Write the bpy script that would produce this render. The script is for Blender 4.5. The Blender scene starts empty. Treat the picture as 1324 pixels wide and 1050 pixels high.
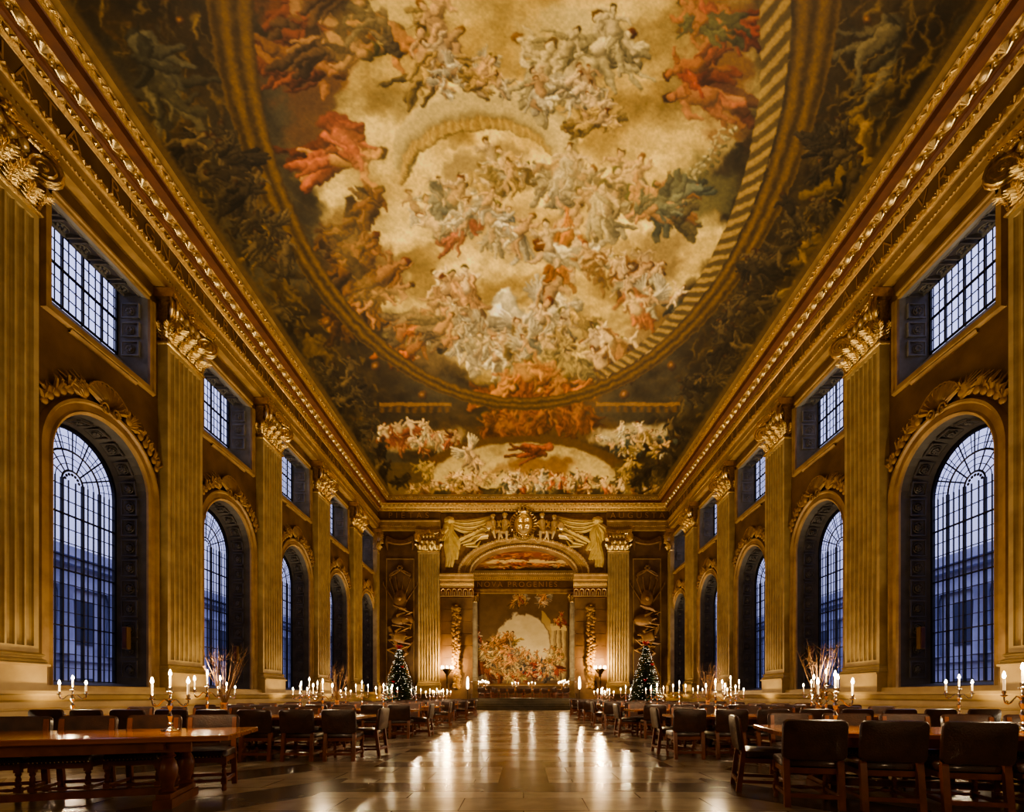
import bpy, math, random
import numpy as np
from mathutils import Vector, Matrix
from mathutils.geometry import tessellate_polygon
PI = math.pi
S = bpy.context.scene
C = S.collection
random.seed(7)

# ------------------------------------------------------------------ helpers
def lin(c):
    c = c / 255.0
    return c / 12.92 if c <= .04045 else ((c + .055) / 1.055) ** 2.4
def rgb(r, g, b):
    return (lin(r), lin(g), lin(b), 1)

class MB:
    """collects geometry of ONE mesh"""
    def __init__(s):
        s.v = []; s.f = []
    def add(s, vs, fs):
        o = len(s.v)
        s.v.extend([tuple(p) for p in vs])
        s.f.extend([tuple(i + o for i in f) for f in fs])
        return s
    def box(s, x0, x1, y0, y1, z0, z1):
        return s.add([(x0,y0,z0),(x1,y0,z0),(x1,y1,z0),(x0,y1,z0),(x0,y0,z1),(x1,y0,z1),(x1,y1,z1),(x0,y1,z1)],
                     [(0,3,2,1),(4,5,6,7),(0,1,5,4),(1,2,6,5),(2,3,7,6),(3,0,4,7)])
    def hexa(s, lo, hi):
        return s.add(list(lo) + list(hi), [(0,3,2,1),(4,5,6,7),(0,1,5,4),(1,2,6,5),(2,3,7,6),(3,0,4,7)])
    def ball(s, c, r, n=8, m=5, sc=(1,1,1)):
        vs = []; fs = []
        for j in range(m + 1):
            th = PI * j / m
            for i in range(n):
                a = 2 * PI * i / n
                vs.append((c[0] + r*sc[0]*math.sin(th)*math.cos(a), c[1] + r*sc[1]*math.sin(th)*math.sin(a), c[2] + r*sc[2]*math.cos(th)))
        for j in range(m):
            for i in range(n):
                a = j*n + i; b = j*n + (i+1) % n
                fs.append((a, a + n, b + n, b))
        return s.add(vs, fs)
    def lathe(s, prof, c=(0,0,0), n=12):
        vs = []; fs = []
        for r, z in prof:
            for i in range(n):
                a = 2 * PI * i / n
                vs.append((c[0] + r*math.cos(a), c[1] + r*math.sin(a), c[2] + z))
        for j in range(len(prof) - 1):
            for i in range(n):
                a = j*n + i; b = j*n + (i+1) % n
                fs.append((a, b, b + n, a + n))
        fs.append(tuple(range(n-1, -1, -1))); fs.append(tuple((len(prof)-1)*n + i for i in range(n)))
        return s.add(vs, fs)
    def tube(s, path, rad, n=6):
        P = [Vector(p) for p in path]
        if not isinstance(rad, (list, tuple)): rad = [rad] * len(P)
        vs = []; fs = []
        up = Vector((0, 0, 1))
        prev = None
        for k, p in enumerate(P):
            t = (P[min(k+1, len(P)-1)] - P[max(k-1, 0)])
            if t.length < 1e-9: t = Vector((0,0,1))
            t.normalize()
            if prev is None:
                a = t.cross(up)
                if a.length < .1: a = t.cross(Vector((1, 0, 0)))
            else:
                a = prev - t * prev.dot(t)
                if a.length < 1e-6: a = t.cross(up)
            a.normalize(); prev = a
            b = t.cross(a)
            for i in range(n):
                g = 2*PI*i/n
                vs.append(p + (a*math.cos(g) + b*math.sin(g)) * rad[k])
        for k in range(len(P) - 1):
            for i in range(n):
                q = k*n + i; w = k*n + (i+1) % n
                fs.append((q, w, w + n, q + n))
        fs.append(tuple(range(n-1, -1, -1))); fs.append(tuple((len(P)-1)*n + i for i in range(n)))
        return s.add(vs, fs)
    def extrude_profile(s, prof, a, b, axis='x', caps=True):
        """open/closed profile of (p,q) pairs swept along x (p=y,q=z)"""
        vs = [(a, p, q) for p, q in prof] + [(b, p, q) for p, q in prof]
        n = len(prof)
        fs = [(i, i + 1, n + i + 1, n + i) for i in range(n - 1)]
        return s.add(vs, fs)
    def sweep_xz(s, path, prof, closed=False):
        """profile (out, depth) swept on a path in the xz plane; out = away from the centre normal"""
        n = len(path); m = len(prof); vs = []; fs = []
        for k in range(n):
            x, z = path[k]
            if closed:
                x0, z0 = path[k-1]; x1, z1 = path[(k+1) % n]
            else:
                x0, z0 = path[max(k-1, 0)]; x1, z1 = path[min(k+1, n-1)]
            d1 = (x - x0, z - z0); d2 = (x1 - x, z1 - z)
            def nm(d):
                l = math.hypot(*d)
                return (0, 0) if l < 1e-9 else (-d[1]/l, d[0]/l)
            n1 = nm(d1); n2 = nm(d2)
            if n1 == (0, 0): n1 = n2
            if n2 == (0, 0): n2 = n1
            nx, nz = n1[0] + n2[0], n1[1] + n2[1]
            l2 = nx*nx + nz*nz
            if l2 < 1e-9: nx, nz = n1; l2 = 1
            else: nx *= 2 / l2; nz *= 2 / l2
            for o, dpt in prof:
                vs.append((x + nx*o, dpt, z + nz*o))
        for k in range(n if closed else n - 1):
            k2 = (k + 1) % n
            for i in range(m - 1):
                fs.append((k*m + i, k2*m + i, k2*m + i + 1, k*m + i + 1))
        return s.add(vs, fs)
    def xf(s, M, start=0):
        s.v[start:] = [tuple(M @ Vector(p)) for p in s.v[start:]]
        return s
    def merge(s, o, M=None):
        vs = o.v if M is None else [tuple(M @ Vector(p)) for p in o.v]
        return s.add(vs, o.f)
    def mesh(s, name, m, smooth=False):
        me = bpy.data.meshes.new(name)
        me.from_pydata(s.v, [], s.f)
        me.validate(); me.update()
        if m is not None: me.materials.append(m)
        if smooth:
            me.polygons.foreach_set('use_smooth', [True] * len(me.polygons))
            try: me.set_sharp_from_angle(angle=math.radians(38))
            except Exception: pass
        return me
    def build(s, name, m, parent=None, smooth=False, loc=None, rz=0):
        o = bpy.data.objects.new(name, s.mesh(name, m, smooth)); C.objects.link(o)
        if parent is not None: o.parent = parent
        if loc is not None: o.location = loc
        o.rotation_euler.z = rz
        return o

def tag(o, label=None, cat=None, group=None, kind=None):
    if label: o['label'] = label
    if cat: o['category'] = cat
    if group: o['group'] = group
    if kind: o['kind'] = kind
    return o
def empty(name, loc=(0,0,0), rz=0, parent=None):
    o = bpy.data.objects.new(name, None); C.objects.link(o)
    o.location = loc; o.rotation_euler.z = rz; o.empty_display_size = .1
    if parent is not None: o.parent = parent
    return o
def children(o): return [c for c in bpy.data.objects if c.parent == o]
CH = {}
def copy_tree(o, parent=None, depth=0):
    if o not in CH: CH[o] = list(o.children)
    c = o.copy(); C.objects.link(c); c.parent = parent
    for ch in CH[o]: copy_tree(ch, c)
    return c
def wallpos(side, u, z=0, off=0):
    """place of a thing on a wall: side L, R or E; u along y (L,R) or x (E)"""
    if side == 'L': return (-WX + off, u, z), PI/2
    if side == 'R': return (WX - off, u, z), -PI/2
    return (u, WY - off, z), 0

# ------------------------------------------------------------------ materials
MATS = {}
def mat(name, col, rough=.6, metal=0, col2=None, nscale=3, bump=0, bscale=20, detail=6, coat=0, spec=.5, contrast=(.35,.65)):
    if name in MATS: return MATS[name]
    m = bpy.data.materials.new(name); m.use_nodes = True
    nt = m.node_tree; b = nt.nodes['Principled BSDF']
    b.inputs['Roughness'].default_value = rough; b.inputs['Metallic'].default_value = metal
    b.inputs['Coat Weight'].default_value = coat; b.inputs['Coat Roughness'].default_value = .12
    b.inputs['Specular IOR Level'].default_value = spec
    b.inputs['Base Color'].default_value = col
    tc = nt.nodes.new('ShaderNodeTexCoord')
    if col2 is not None:
        n = nt.nodes.new('ShaderNodeTexNoise'); n.inputs['Scale'].default_value = nscale; n.inputs['Detail'].default_value = detail
        r = nt.nodes.new('ShaderNodeValToRGB')
        r.color_ramp.elements[0].position = contrast[0]; r.color_ramp.elements[1].position = contrast[1]
        r.color_ramp.elements[0].color = col; r.color_ramp.elements[1].color = col2
        nt.links.new(tc.outputs['Object'], n.inputs['Vector'])
        nt.links.new(n.outputs['Fac'], r.inputs['Fac']); nt.links.new(r.outputs['Color'], b.inputs['Base Color'])
    if bump:
        n = nt.nodes.new('ShaderNodeTexNoise'); n.inputs['Scale'].default_value = bscale; n.inputs['Detail'].default_value = 8
        k = nt.nodes.new('ShaderNodeBump'); k.inputs['Strength'].default_value = bump; k.inputs['Distance'].default_value = .02
        nt.links.new(tc.outputs['Object'], n.inputs['Vector'])
        nt.links.new(n.outputs['Fac'], k.inputs['Height']); nt.links.new(k.outputs['Normal'], b.inputs['Normal'])
    MATS[name] = m
    return m
def emis(name, col, strength):
    m = bpy.data.materials.new(name); m.use_nodes = True
    nt = m.node_tree; nt.nodes.remove(nt.nodes['Principled BSDF'])
    e = nt.nodes.new('ShaderNodeEmission'); e.inputs['Color'].default_value = col; e.inputs['Strength'].default_value = strength
    nt.links.new(e.outputs[0], nt.nodes['Material Output'].inputs[0])
    return m
wall_m = mat('painted_wall', rgb(86,60,32), .62, col2=rgb(118,88,52), nscale=1.1, bump=.15, bscale=9)
pil_m = mat('pilaster_stone', rgb(156,132,86), .5, col2=rgb(182,158,108), nscale=2.2, bump=.1, bscale=30)
trim_m = mat('moulding_stone', rgb(138,108,64), .5, col2=rgb(166,134,84), nscale=2.5, bump=.1, bscale=25)
brown_m = mat('brown_moulding', rgb(84,46,20), .5, col2=rgb(104,60,28), nscale=3)
gold_m = mat('gilding', (.86,.66,.30,1), .30, 1, col2=(.66,.46,.18,1), nscale=9, bump=.5, bscale=26)
goldpale_m = mat('pale_gilding', (.90,.74,.42,1), .34, .75, col2=(.75,.56,.26,1), nscale=8, bump=.3, bscale=22)
giltdark_m = mat('toned_gilding', (.42,.26,.09,1), .42, .7, col2=(.62,.42,.16,1), nscale=14, bump=.5, bscale=30)
ledge_m = mat('ledge_stone', rgb(158,130,80), .45, col2=rgb(180,152,98), nscale=1.6)
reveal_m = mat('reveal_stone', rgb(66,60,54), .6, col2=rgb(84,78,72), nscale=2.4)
reveal_lit_m = mat('reveal_stone_skylit', rgb(120,118,112), .6, col2=rgb(146,144,138), nscale=2.4)  # lighter copy of the reveal stone, with skylight put into its colour
relief_m = mat('grisaille_relief', rgb(128,94,42), .55, col2=rgb(156,120,60), nscale=4, bump=.2, bscale=12)
relief2_m = mat('grisaille_dark', rgb(116,84,44), .6, col2=rgb(140,104,58), nscale=4, bump=.2, bscale=12)
drape_m = mat('painted_drapery', rgb(190,160,84), .55, col2=rgb(210,184,112), nscale=3)
lead_m = mat('lead_bar', rgb(14,12,14), .5)
dark_m = mat('black_line', rgb(16,12,8), .7)
leather_m = mat('brown_leather', rgb(60,36,24), .33, col2=rgb(86,54,36), nscale=6, bump=.25, bscale=60, coat=.3)
wood_m = mat('chair_oak', rgb(124,66,36), .36, col2=rgb(152,88,50), nscale=7, coat=.2)
stud_m = mat('brass_stud', (.8,.6,.3,1), .3, 1)
silver_m = mat('silver', (.86,.82,.76,1), .16, 1)
candle_m = mat('candle_wax', rgb(244,230,196), .5)
candle_m.node_tree.nodes['Principled BSDF'].inputs['Emission Color'].default_value = (1,.62,.28,1)
candle_m.node_tree.nodes['Principled BSDF'].inputs['Emission Strength'].default_value = .5
flame_m = emis('flame', (1,.74,.40,1), 110)
glow_m = emis('lamp_glow', (1,.74,.4,1), 14)
fairy_m = emis('fairy_glow', (1,.88,.62,1), 3.2)
bronze_m = mat('dark_bronze', rgb(70,52,30), .4, .8)
pine_m = mat('pine_needles', rgb(22,44,24), .6, col2=rgb(44,74,40), nscale=12)
bark_m = mat('bark', rgb(60,42,28), .8)
red_m = mat('red_ribbon', rgb(190,20,18), .45)
twig_m = mat('bare_twig', rgb(130,96,60), .7)
speaker_m = mat('speaker_case', rgb(120,92,50), .5)
step_m = mat('step_stone', rgb(66,56,38), .35, col2=rgb(88,76,54), nscale=2)
facade_m = mat('outside_stone', rgb(160,164,186), .8, col2=rgb(190,194,214), nscale=.6)
facade2_m = mat('outside_dark', rgb(74,80,104), .8)

def wood_table():
    m = bpy.data.materials.new('table_oak'); m.use_nodes = True
    nt = m.node_tree; b = nt.nodes['Principled BSDF']
    b.inputs['Roughness'].default_value = .16; b.inputs['Coat Weight'].default_value = .4; b.inputs['Coat Roughness'].default_value = .08
    tc = nt.nodes.new('ShaderNodeTexCoord'); mp = nt.nodes.new('ShaderNodeMapping'); mp.inputs['Scale'].default_value = (1.2, 14, 14)
    n = nt.nodes.new('ShaderNodeTexNoise'); n.inputs['Scale'].default_value = 1.6; n.inputs['Detail'].default_value = 8
    r = nt.nodes.new('ShaderNodeValToRGB')
    r.color_ramp.elements[0].color = rgb(168,100,46); r.color_ramp.elements[1].color = rgb(206,136,68)
    r.color_ramp.elements[0].position = .3; r.color_ramp.elements[1].position = .7
    nt.links.new(tc.outputs['Object'], mp.inputs[0]); nt.links.new(mp.outputs[0], n.inputs['Vector'])
    nt.links.new(n.outputs['Fac'], r.inputs[0]); nt.links.new(r.outputs[0], b.inputs['Base Color'])
    return m
table_m = wood_table()

def floor_material():
    m = bpy.data.materials.new('polished_marble'); m.use_nodes = True
    nt = m.node_tree; N = nt.nodes.new; L = nt.links.new
    b = nt.nodes['Principled BSDF']
    tc = N('ShaderNodeTexCoord'); sx = N('ShaderNodeSeparateXYZ'); L(tc.outputs['Object'], sx.inputs[0])
    def M(op, a, bb=None, cc=None):
        n = N('ShaderNodeMath'); n.operation = op
        for i, q in enumerate((a, bb, cc)):
            if q is None: continue
            if isinstance(q, (int, float)): n.inputs[i].default_value = q
            else: L(q, n.inputs[i])
        return n.outputs[0]
    X, Y = sx.outputs[0], sx.outputs[1]
    aX = M('ABSOLUTE', X)
    # transverse bands in the aisle
    fb = M('FRACT', M('DIVIDE', M('ADD', Y, .25), 1.9))
    band = M('MULTIPLY', M('LESS_THAN', fb, .30), M('LESS_THAN', aX, 2.3))
    # central dark slabs
    fs = M('FRACT', M('DIVIDE', M('SUBTRACT', Y, 5.75), 5.3))
    slab = M('MULTIPLY', M('LESS_THAN', fs, .44), M('LESS_THAN', aX, .32))
    # diagonal bands either side
    fd = M('FRACT', M('DIVIDE', M('ADD', M('MULTIPLY', aX, 1.0), M('MULTIPLY', Y, .85)), 2.25))
    diag = M('MULTIPLY', M('LESS_THAN', fd, .46), M('GREATER_THAN', aX, 2.3))
    fe = M('FRACT', M('DIVIDE', M('SUBTRACT', M('MULTIPLY', Y, .85), aX), 4.5))
    diag2 = M('MULTIPLY', M('LESS_THAN', fe, .68), diag)
    dark = M('MINIMUM', M('ADD', M('ADD', band, slab), diag2), 1)
    br = N('ShaderNodeTexBrick'); br.inputs['Scale'].default_value = 1.0
    br.inputs['Brick Width'].default_value = 1.25; br.inputs['Row Height'].default_value = .57; br.inputs['Mortar Size'].default_value = .006
    br.inputs['Color1'].default_value = rgb(186,172,142); br.inputs['Color2'].default_value = rgb(216,202,170); br.inputs['Mortar'].default_value = rgb(60,50,36)
    L(tc.outputs['Object'], br.inputs['Vector'])
    no = N('ShaderNodeTexNoise'); no.inputs['Scale'].default_value = 2.2; no.inputs['Detail'].default_value = 9; L(tc.outputs['Object'], no.inputs['Vector'])
    mv = N('ShaderNodeMix'); mv.data_type = 'RGBA'; mv.blend_type = 'MULTIPLY'; mv.inputs[0].default_value = .7
    ra = N('ShaderNodeValToRGB'); ra.color_ramp.elements[0].color = (.55,.53,.5,1); ra.color_ramp.elements[0].position = .3; ra.color_ramp.elements[1].position = .65
    L(no.outputs['Fac'], ra.inputs[0]); L(br.outputs['Color'], mv.inputs[6]); L(ra.outputs[0], mv.inputs[7])
    mx = N('ShaderNodeMix'); mx.data_type = 'RGBA'; L(dark, mx.inputs[0]); L(mv.outputs[2], mx.inputs[6])
    dk = N('ShaderNodeMix'); dk.data_type = 'RGBA'; dk.blend_type = 'MULTIPLY'; dk.inputs[0].default_value = 1; L(mv.outputs[2], dk.inputs[6]); dk.inputs[7].default_value = (.38,.37,.34,1)
    L(dk.outputs[2], mx.inputs[7]); L(mx.outputs[2], b.inputs['Base Color'])
    rr = N('ShaderNodeMapRange'); rr.inputs[3].default_value = .13; rr.inputs[4].default_value = .27; L(no.outputs['Fac'], rr.inputs[0]); L(rr.outputs[0], b.inputs['Roughness'])
    bp = N('ShaderNodeBump'); bp.inputs['Strength'].default_value = .06; bp.inputs['Distance'].default_value = .01
    n2 = N('ShaderNodeTexNoise'); n2.inputs['Scale'].default_value = 5; L(tc.outputs['Object'], n2.inputs['Vector']); L(n2.outputs['Fac'], bp.inputs['Height']); L(bp.outputs[0], b.inputs['Normal'])
    b.inputs['Specular IOR Level'].default_value = 1.0
    return m
floor_m = floor_material()

def glass_material():
    m = bpy.data.materials.new('old_window_glass'); m.use_nodes = True
    nt = m.node_tree; N = nt.nodes.new; L = nt.links.new
    nt.nodes.remove(nt.nodes['Principled BSDF'])
    t = N('ShaderNodeBsdfTransparent'); t.inputs[0].default_value = (.80,.82,.95,1)
    g = N('ShaderNodeBsdfGlossy'); g.inputs['Roughness'].default_value = .08; g.inputs[0].default_value = (.9,.9,.9,1)
    f = N('ShaderNodeFresnel'); f.inputs[0].default_value = 1.4
    mx = N('ShaderNodeMixShader'); L(f.outputs[0], mx.inputs[0]); L(t.outputs[0], mx.inputs[1]); L(g.outputs[0], mx.inputs[2])
    L(mx.outputs[0], nt.nodes['Material Output'].inputs[0])
    return m
glass_m = glass_material()

def paint_material(name, rough=.5):
    m = bpy.data.materials.new(name); m.use_nodes = True
    nt = m.node_tree; b = nt.nodes['Principled BSDF']; b.inputs['Roughness'].default_value = rough
    b.inputs['Specular IOR Level'].default_value = .25
    a = nt.nodes.new('ShaderNodeAttribute'); a.attribute_name = 'paint'
    nt.links.new(a.outputs['Color'], b.inputs['Base Color'])
    return m
paint_m = paint_material('fresco_paint')

# ------------------------------------------------------------------ the painter (mural pigments as a colour attribute)
rng = np.random.default_rng(11)
def vnoise(x, y, seed=0):
    xi = np.floor(x).astype(np.int64); yi = np.floor(y).astype(np.int64)
    fx = x - xi; fy = y - yi; fx = fx*fx*(3-2*fx); fy = fy*fy*(3-2*fy)
    def h(a, b):
        n = (a * 374761393 + b * 668265263 + seed * 974711) & 0x7fffffff
        n = ((n ^ (n >> 13)) * 1274126177) & 0x7fffffff
        return ((n ^ (n >> 16)) & 0xffff) / 65535.0
    return (h(xi, yi)*(1-fx) + h(xi+1, yi)*fx)*(1-fy) + (h(xi, yi+1)*(1-fx) + h(xi+1, yi+1)*fx)*fy
def fbm(x, y, seed=0, o=5):
    s = 0; a = .5; t = 0
    for k in range(o):
        s = s + a * vnoise(x * 2**k + 17*k, y * 2**k + 5*k, seed + k); t += a; a *= .55
    return s / t
def sm(e0, e1, x):
    t = np.clip((x - e0) / (e1 - e0), 0, 1); return t*t*(3-2*t)

class Canvas:
    def __init__(s, x0, x1, y0, y1, sc=1.0):
        s.x0, s.y0, s.sc = x0, y0, sc
        s.w = int((x1 - x0) * sc); s.h = int((y1 - y0) * sc)
        s.X, s.Y = np.meshgrid(x0 + np.arange(s.w) / sc, y0 + np.arange(s.h) / sc)
        s.a = np.zeros((s.h, s.w, 3))
    def mix(s, m, col):
        col = np.array(col, float)
        s.a = s.a * (1 - m[..., None]) + col * m[..., None]
    def limb(s, x0, y0, r0, x1, y1, r1, col, alpha=1.0, soft=.25):
        R = max(r0, r1) + 1
        ax = int(max(0, (min(x0, x1) - R - s.x0) * s.sc)); bx = int(min(s.w, (max(x0, x1) + R - s.x0) * s.sc + 1))
        ay = int(max(0, (min(y0, y1) - R - s.y0) * s.sc)); by = int(min(s.h, (max(y0, y1) + R - s.y0) * s.sc + 1))
        if bx <= ax or by <= ay: return
        X = s.X[ay:by, ax:bx]; Y = s.Y[ay:by, ax:bx]
        dx, dy = x1 - x0, y1 - y0; l2 = dx*dx + dy*dy + 1e-9
        t = np.clip(((X - x0)*dx + (Y - y0)*dy) / l2, 0, 1)
        ex = X - (x0 + t*dx); ey = Y - (y0 + t*dy); r = r0 + (r1 - r0) * t
        d = np.sqrt(ex*ex + ey*ey) / r
        m = (1 - sm(1 - soft, 1.0, d)) * alpha
        nz = np.sqrt(np.clip(1 - d*d, 0, 1))
        lam = np.clip((-ex/r*.45 - ey/r*.55) + nz*.72, 0, 1.2)
        c = np.array(col, float)[None, None, :] * (.46 + .66 * lam)[..., None]
        s.a[ay:by, ax:bx] = s.a[ay:by, ax:bx] * (1 - m[..., None]) + np.clip(c, 0, 255) * m[..., None]
    def blob(s, x, y, rx, ry, col, alpha=1, ang=0, soft=.6, seed=0, rough=.5):
        dx = s.X - x; dy = s.Y - y
        u = (dx*math.cos(ang) + dy*math.sin(ang)) / rx; v = (-dx*math.sin(ang) + dy*math.cos(ang)) / ry
        d = np.sqrt(u*u + v*v) + (fbm(s.X / 22, s.Y / 22, seed + 3, 4) - .5) * rough * 2
        s.mix((1 - sm(1 - soft, 1, d)) * alpha, col)
    def cloth(s, x, y, L, ang, col, n=6, w=.22, bend=.7):
        col = np.array(col, float)
        for k in range(n):
            a = ang + rng.uniform(-.45, .45); ll = L * rng.uniform(.6, 1.1)
            px, py = x + rng.uniform(-.2, .2)*L, y + rng.uniform(-.2, .2)*L
            sh = rng.uniform(.6, 1.25); b = rng.uniform(-bend, bend)
            r = L * w * rng.uniform(.5, 1.1)
            for q in range(4):
                nx = px + math.cos(a) * ll / 4; ny = py + math.sin(a) * ll / 4
                r2 = r * .82
                s.limb(px, py, r, nx, ny, r2, col * sh, .95)
                px, py, r = nx, ny, r2; a += b / 3
    def figure(s, x, y, h, ang, skin, cloth, hair=(70,40,20), wings=None):
        """a small generic painted figure: torso, head, limbs and drapery; h = torso length"""
        skin = np.array(skin, float) * rng.uniform(.85, 1.12)
        c, sn = math.cos(ang), math.sin(ang)
        T = lambda u, v: (x + (u*c - v*sn)*h, y + (u*sn + v*c)*h)
        def seg(p, q, r0, r1, col): s.limb(*T(*p), r0*h, *T(*q), r1*h, col)
        if wings is not None:
            for sg in (-1, 1):
                for k in range(5):
                    a = -.2 - k*.2
                    seg((sg*.15, -.45), (sg*(.15 + (.8+.08*k)*math.cos(a)), -.45 + (.8+.08*k)*math.sin(a)), .15, .07, np.array(wings) * (.85 + .06*k))
        k1 = rng.uniform(-.6, .6); k2 = rng.uniform(-.6, .6)
        knee1 = (-.16 + k1*.5, .46); knee2 = (.16 + k2*.5, .42)
        ft1 = (knee1[0] + rng.uniform(-.35, .35), knee1[1] + .38); ft2 = (knee2[0] + rng.uniform(-.35, .35), knee2[1] + .38)
        s.cloth(*T(rng.uniform(-.3, .3), .2), h*1.1, ang + PI/2 + rng.uniform(-1.2, 1.2), np.array(cloth, float)*.8, 5, .24)
        seg((-.1, 0), knee1, .19, .14, skin*.85); seg(knee1, ft1, .13, .07, skin*.85)
        seg((.1, 0), knee2, .20, .15, skin); seg(knee2, ft2, .14, .07, skin)
        s.cloth(*T(rng.uniform(-.15, .15), .12), h*.8, ang + PI/2 + rng.uniform(-.7, .7), cloth, 6, .26)
        seg((0, .0), (0, -.45), .25, .28, skin)
        for sg in (-1, 1):
            a = rng.uniform(-1.2, 1.2); b = a + rng.uniform(-1.3, 1.3)
            el = (sg*(.22 + .26*math.cos(a)), -.5 + .26*math.sin(a)); ha = (el[0] + sg*.24*math.cos(b), el[1] + .24*math.sin(b))
            seg((sg*.22, -.5), el, .12, .09, skin); seg(el, ha, .09, .055, skin*1.05)
        if rng.random() < .6: s.cloth(*T(rng.choice([-1, 1])*.2, -.4), h*.7, ang + rng.uniform(0, PI), cloth, 4, .2)
        hd = (rng.uniform(-.1, .1), -.80)
        seg((0, -.5), hd, .10, .10, skin)
        seg((hd[0], hd[1] - .05), (hd[0], hd[1] - .09), .17, .16, hair)
        seg(hd, (hd[0] + .03, hd[1] + .05), .13, .11, skin*1.05)
    def warp(s, amp, scl, seed=0):
        dx = (fbm(s.X/scl, s.Y/scl, seed, 3) - .5) * 2 * amp; dy = (fbm(s.X/scl + 31, s.Y/scl + 7, seed + 1, 3) - .5) * 2 * amp
        s.a = s.sample(s.X + dx, s.Y + dy)
    def crowd(s, x, y, rx, ry, n, h, skins, cloths, ang=None, wings=0):
        for k in range(n):
            r = math.sqrt(rng.random()); t = rng.uniform(0, 2*PI)
            a = rng.uniform(-1.2, 1.2) if ang is None else ang + rng.uniform(-.6, .6)
            s.figure(x + rx*r*math.cos(t), y + ry*r*math.sin(t), h*rng.uniform(.8, 1.2), a, skins[rng.integers(len(skins))],
                     cloths[rng.integers(len(cloths))], (60 + rng.integers(60), 40 + rng.integers(30), 20), (190,180,150) if rng.random() < wings else None)
    def sample(s, x, y):
        u = np.clip((x - s.x0) * s.sc, 0, s.w - 1.001); v = np.clip((y - s.y0) * s.sc, 0, s.h - 1.001)
        i = u.astype(int); j = v.astype(int); fu = (u - i)[..., None]; fv = (v - j)[..., None]
        a = s.a
        return (a[j, i]*(1-fu) + a[j, i+1]*fu)*(1-fv) + (a[j+1, i]*(1-fu) + a[j+1, i+1]*fu)*fv

def painted_grid(name, xs, ys, pos, colour, m=paint_m, parent=None):
    """grid mesh carrying its pigments as a colour attribute"""
    X, Y = np.meshgrid(xs, ys); nx, ny = len(xs), len(ys)
    co = pos(X, Y).reshape(-1, 3).astype(np.float32)
    i = np.arange(ny - 1)[:, None] * nx + np.arange(nx - 1)[None, :]
    q = np.stack([i, i + 1, i + nx + 1, i + nx], -1).reshape(-1, 4).astype(np.int32)
    me = bpy.data.meshes.new(name)
    me.vertices.add(len(co)); me.vertices.foreach_set('co', co.ravel())
    me.loops.add(q.size); me.loops.foreach_set('vertex_index', q.ravel())
    me.polygons.add(len(q)); me.polygons.foreach_set('loop_start', np.arange(0, q.size, 4, dtype=np.int32))
    me.update(calc_edges=True)
    c = np.clip(colour(X, Y).reshape(-1, 3), 0, 255) / 255.0
    c = np.where(c <= .04045, c / 12.92, ((c + .055) / 1.055) ** 2.4)
    at = me.color_attributes.new('paint', 'FLOAT_COLOR', 'POINT')
    at.data.foreach_set('color', np.concatenate([c, np.ones((len(c), 1))], 1).astype(np.float32).ravel())
    me.materials.append(m)
    o = bpy.data.objects.new(name, me); C.objects.link(o)
    if parent: o.parent = parent
    return o

# ------------------------------------------------------------------ dimensions (metres); viewer at the origin looking along +Y
WX = 11.05      # side wall plane
WY = 35.8       # end wall plane
ZC = 15.75      # ceiling
LX = 9.8        # cornice lip
LY = 34.95
CAMZ = 1.1
F = 620.0
BAYS = [12.63 + 5.3*k for k in range(5)]
PILS = [9.85] + [15.27 + 5.3*k for k in range(4)]
PW = 1.57
YB = -2.0       # back of the room

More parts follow.
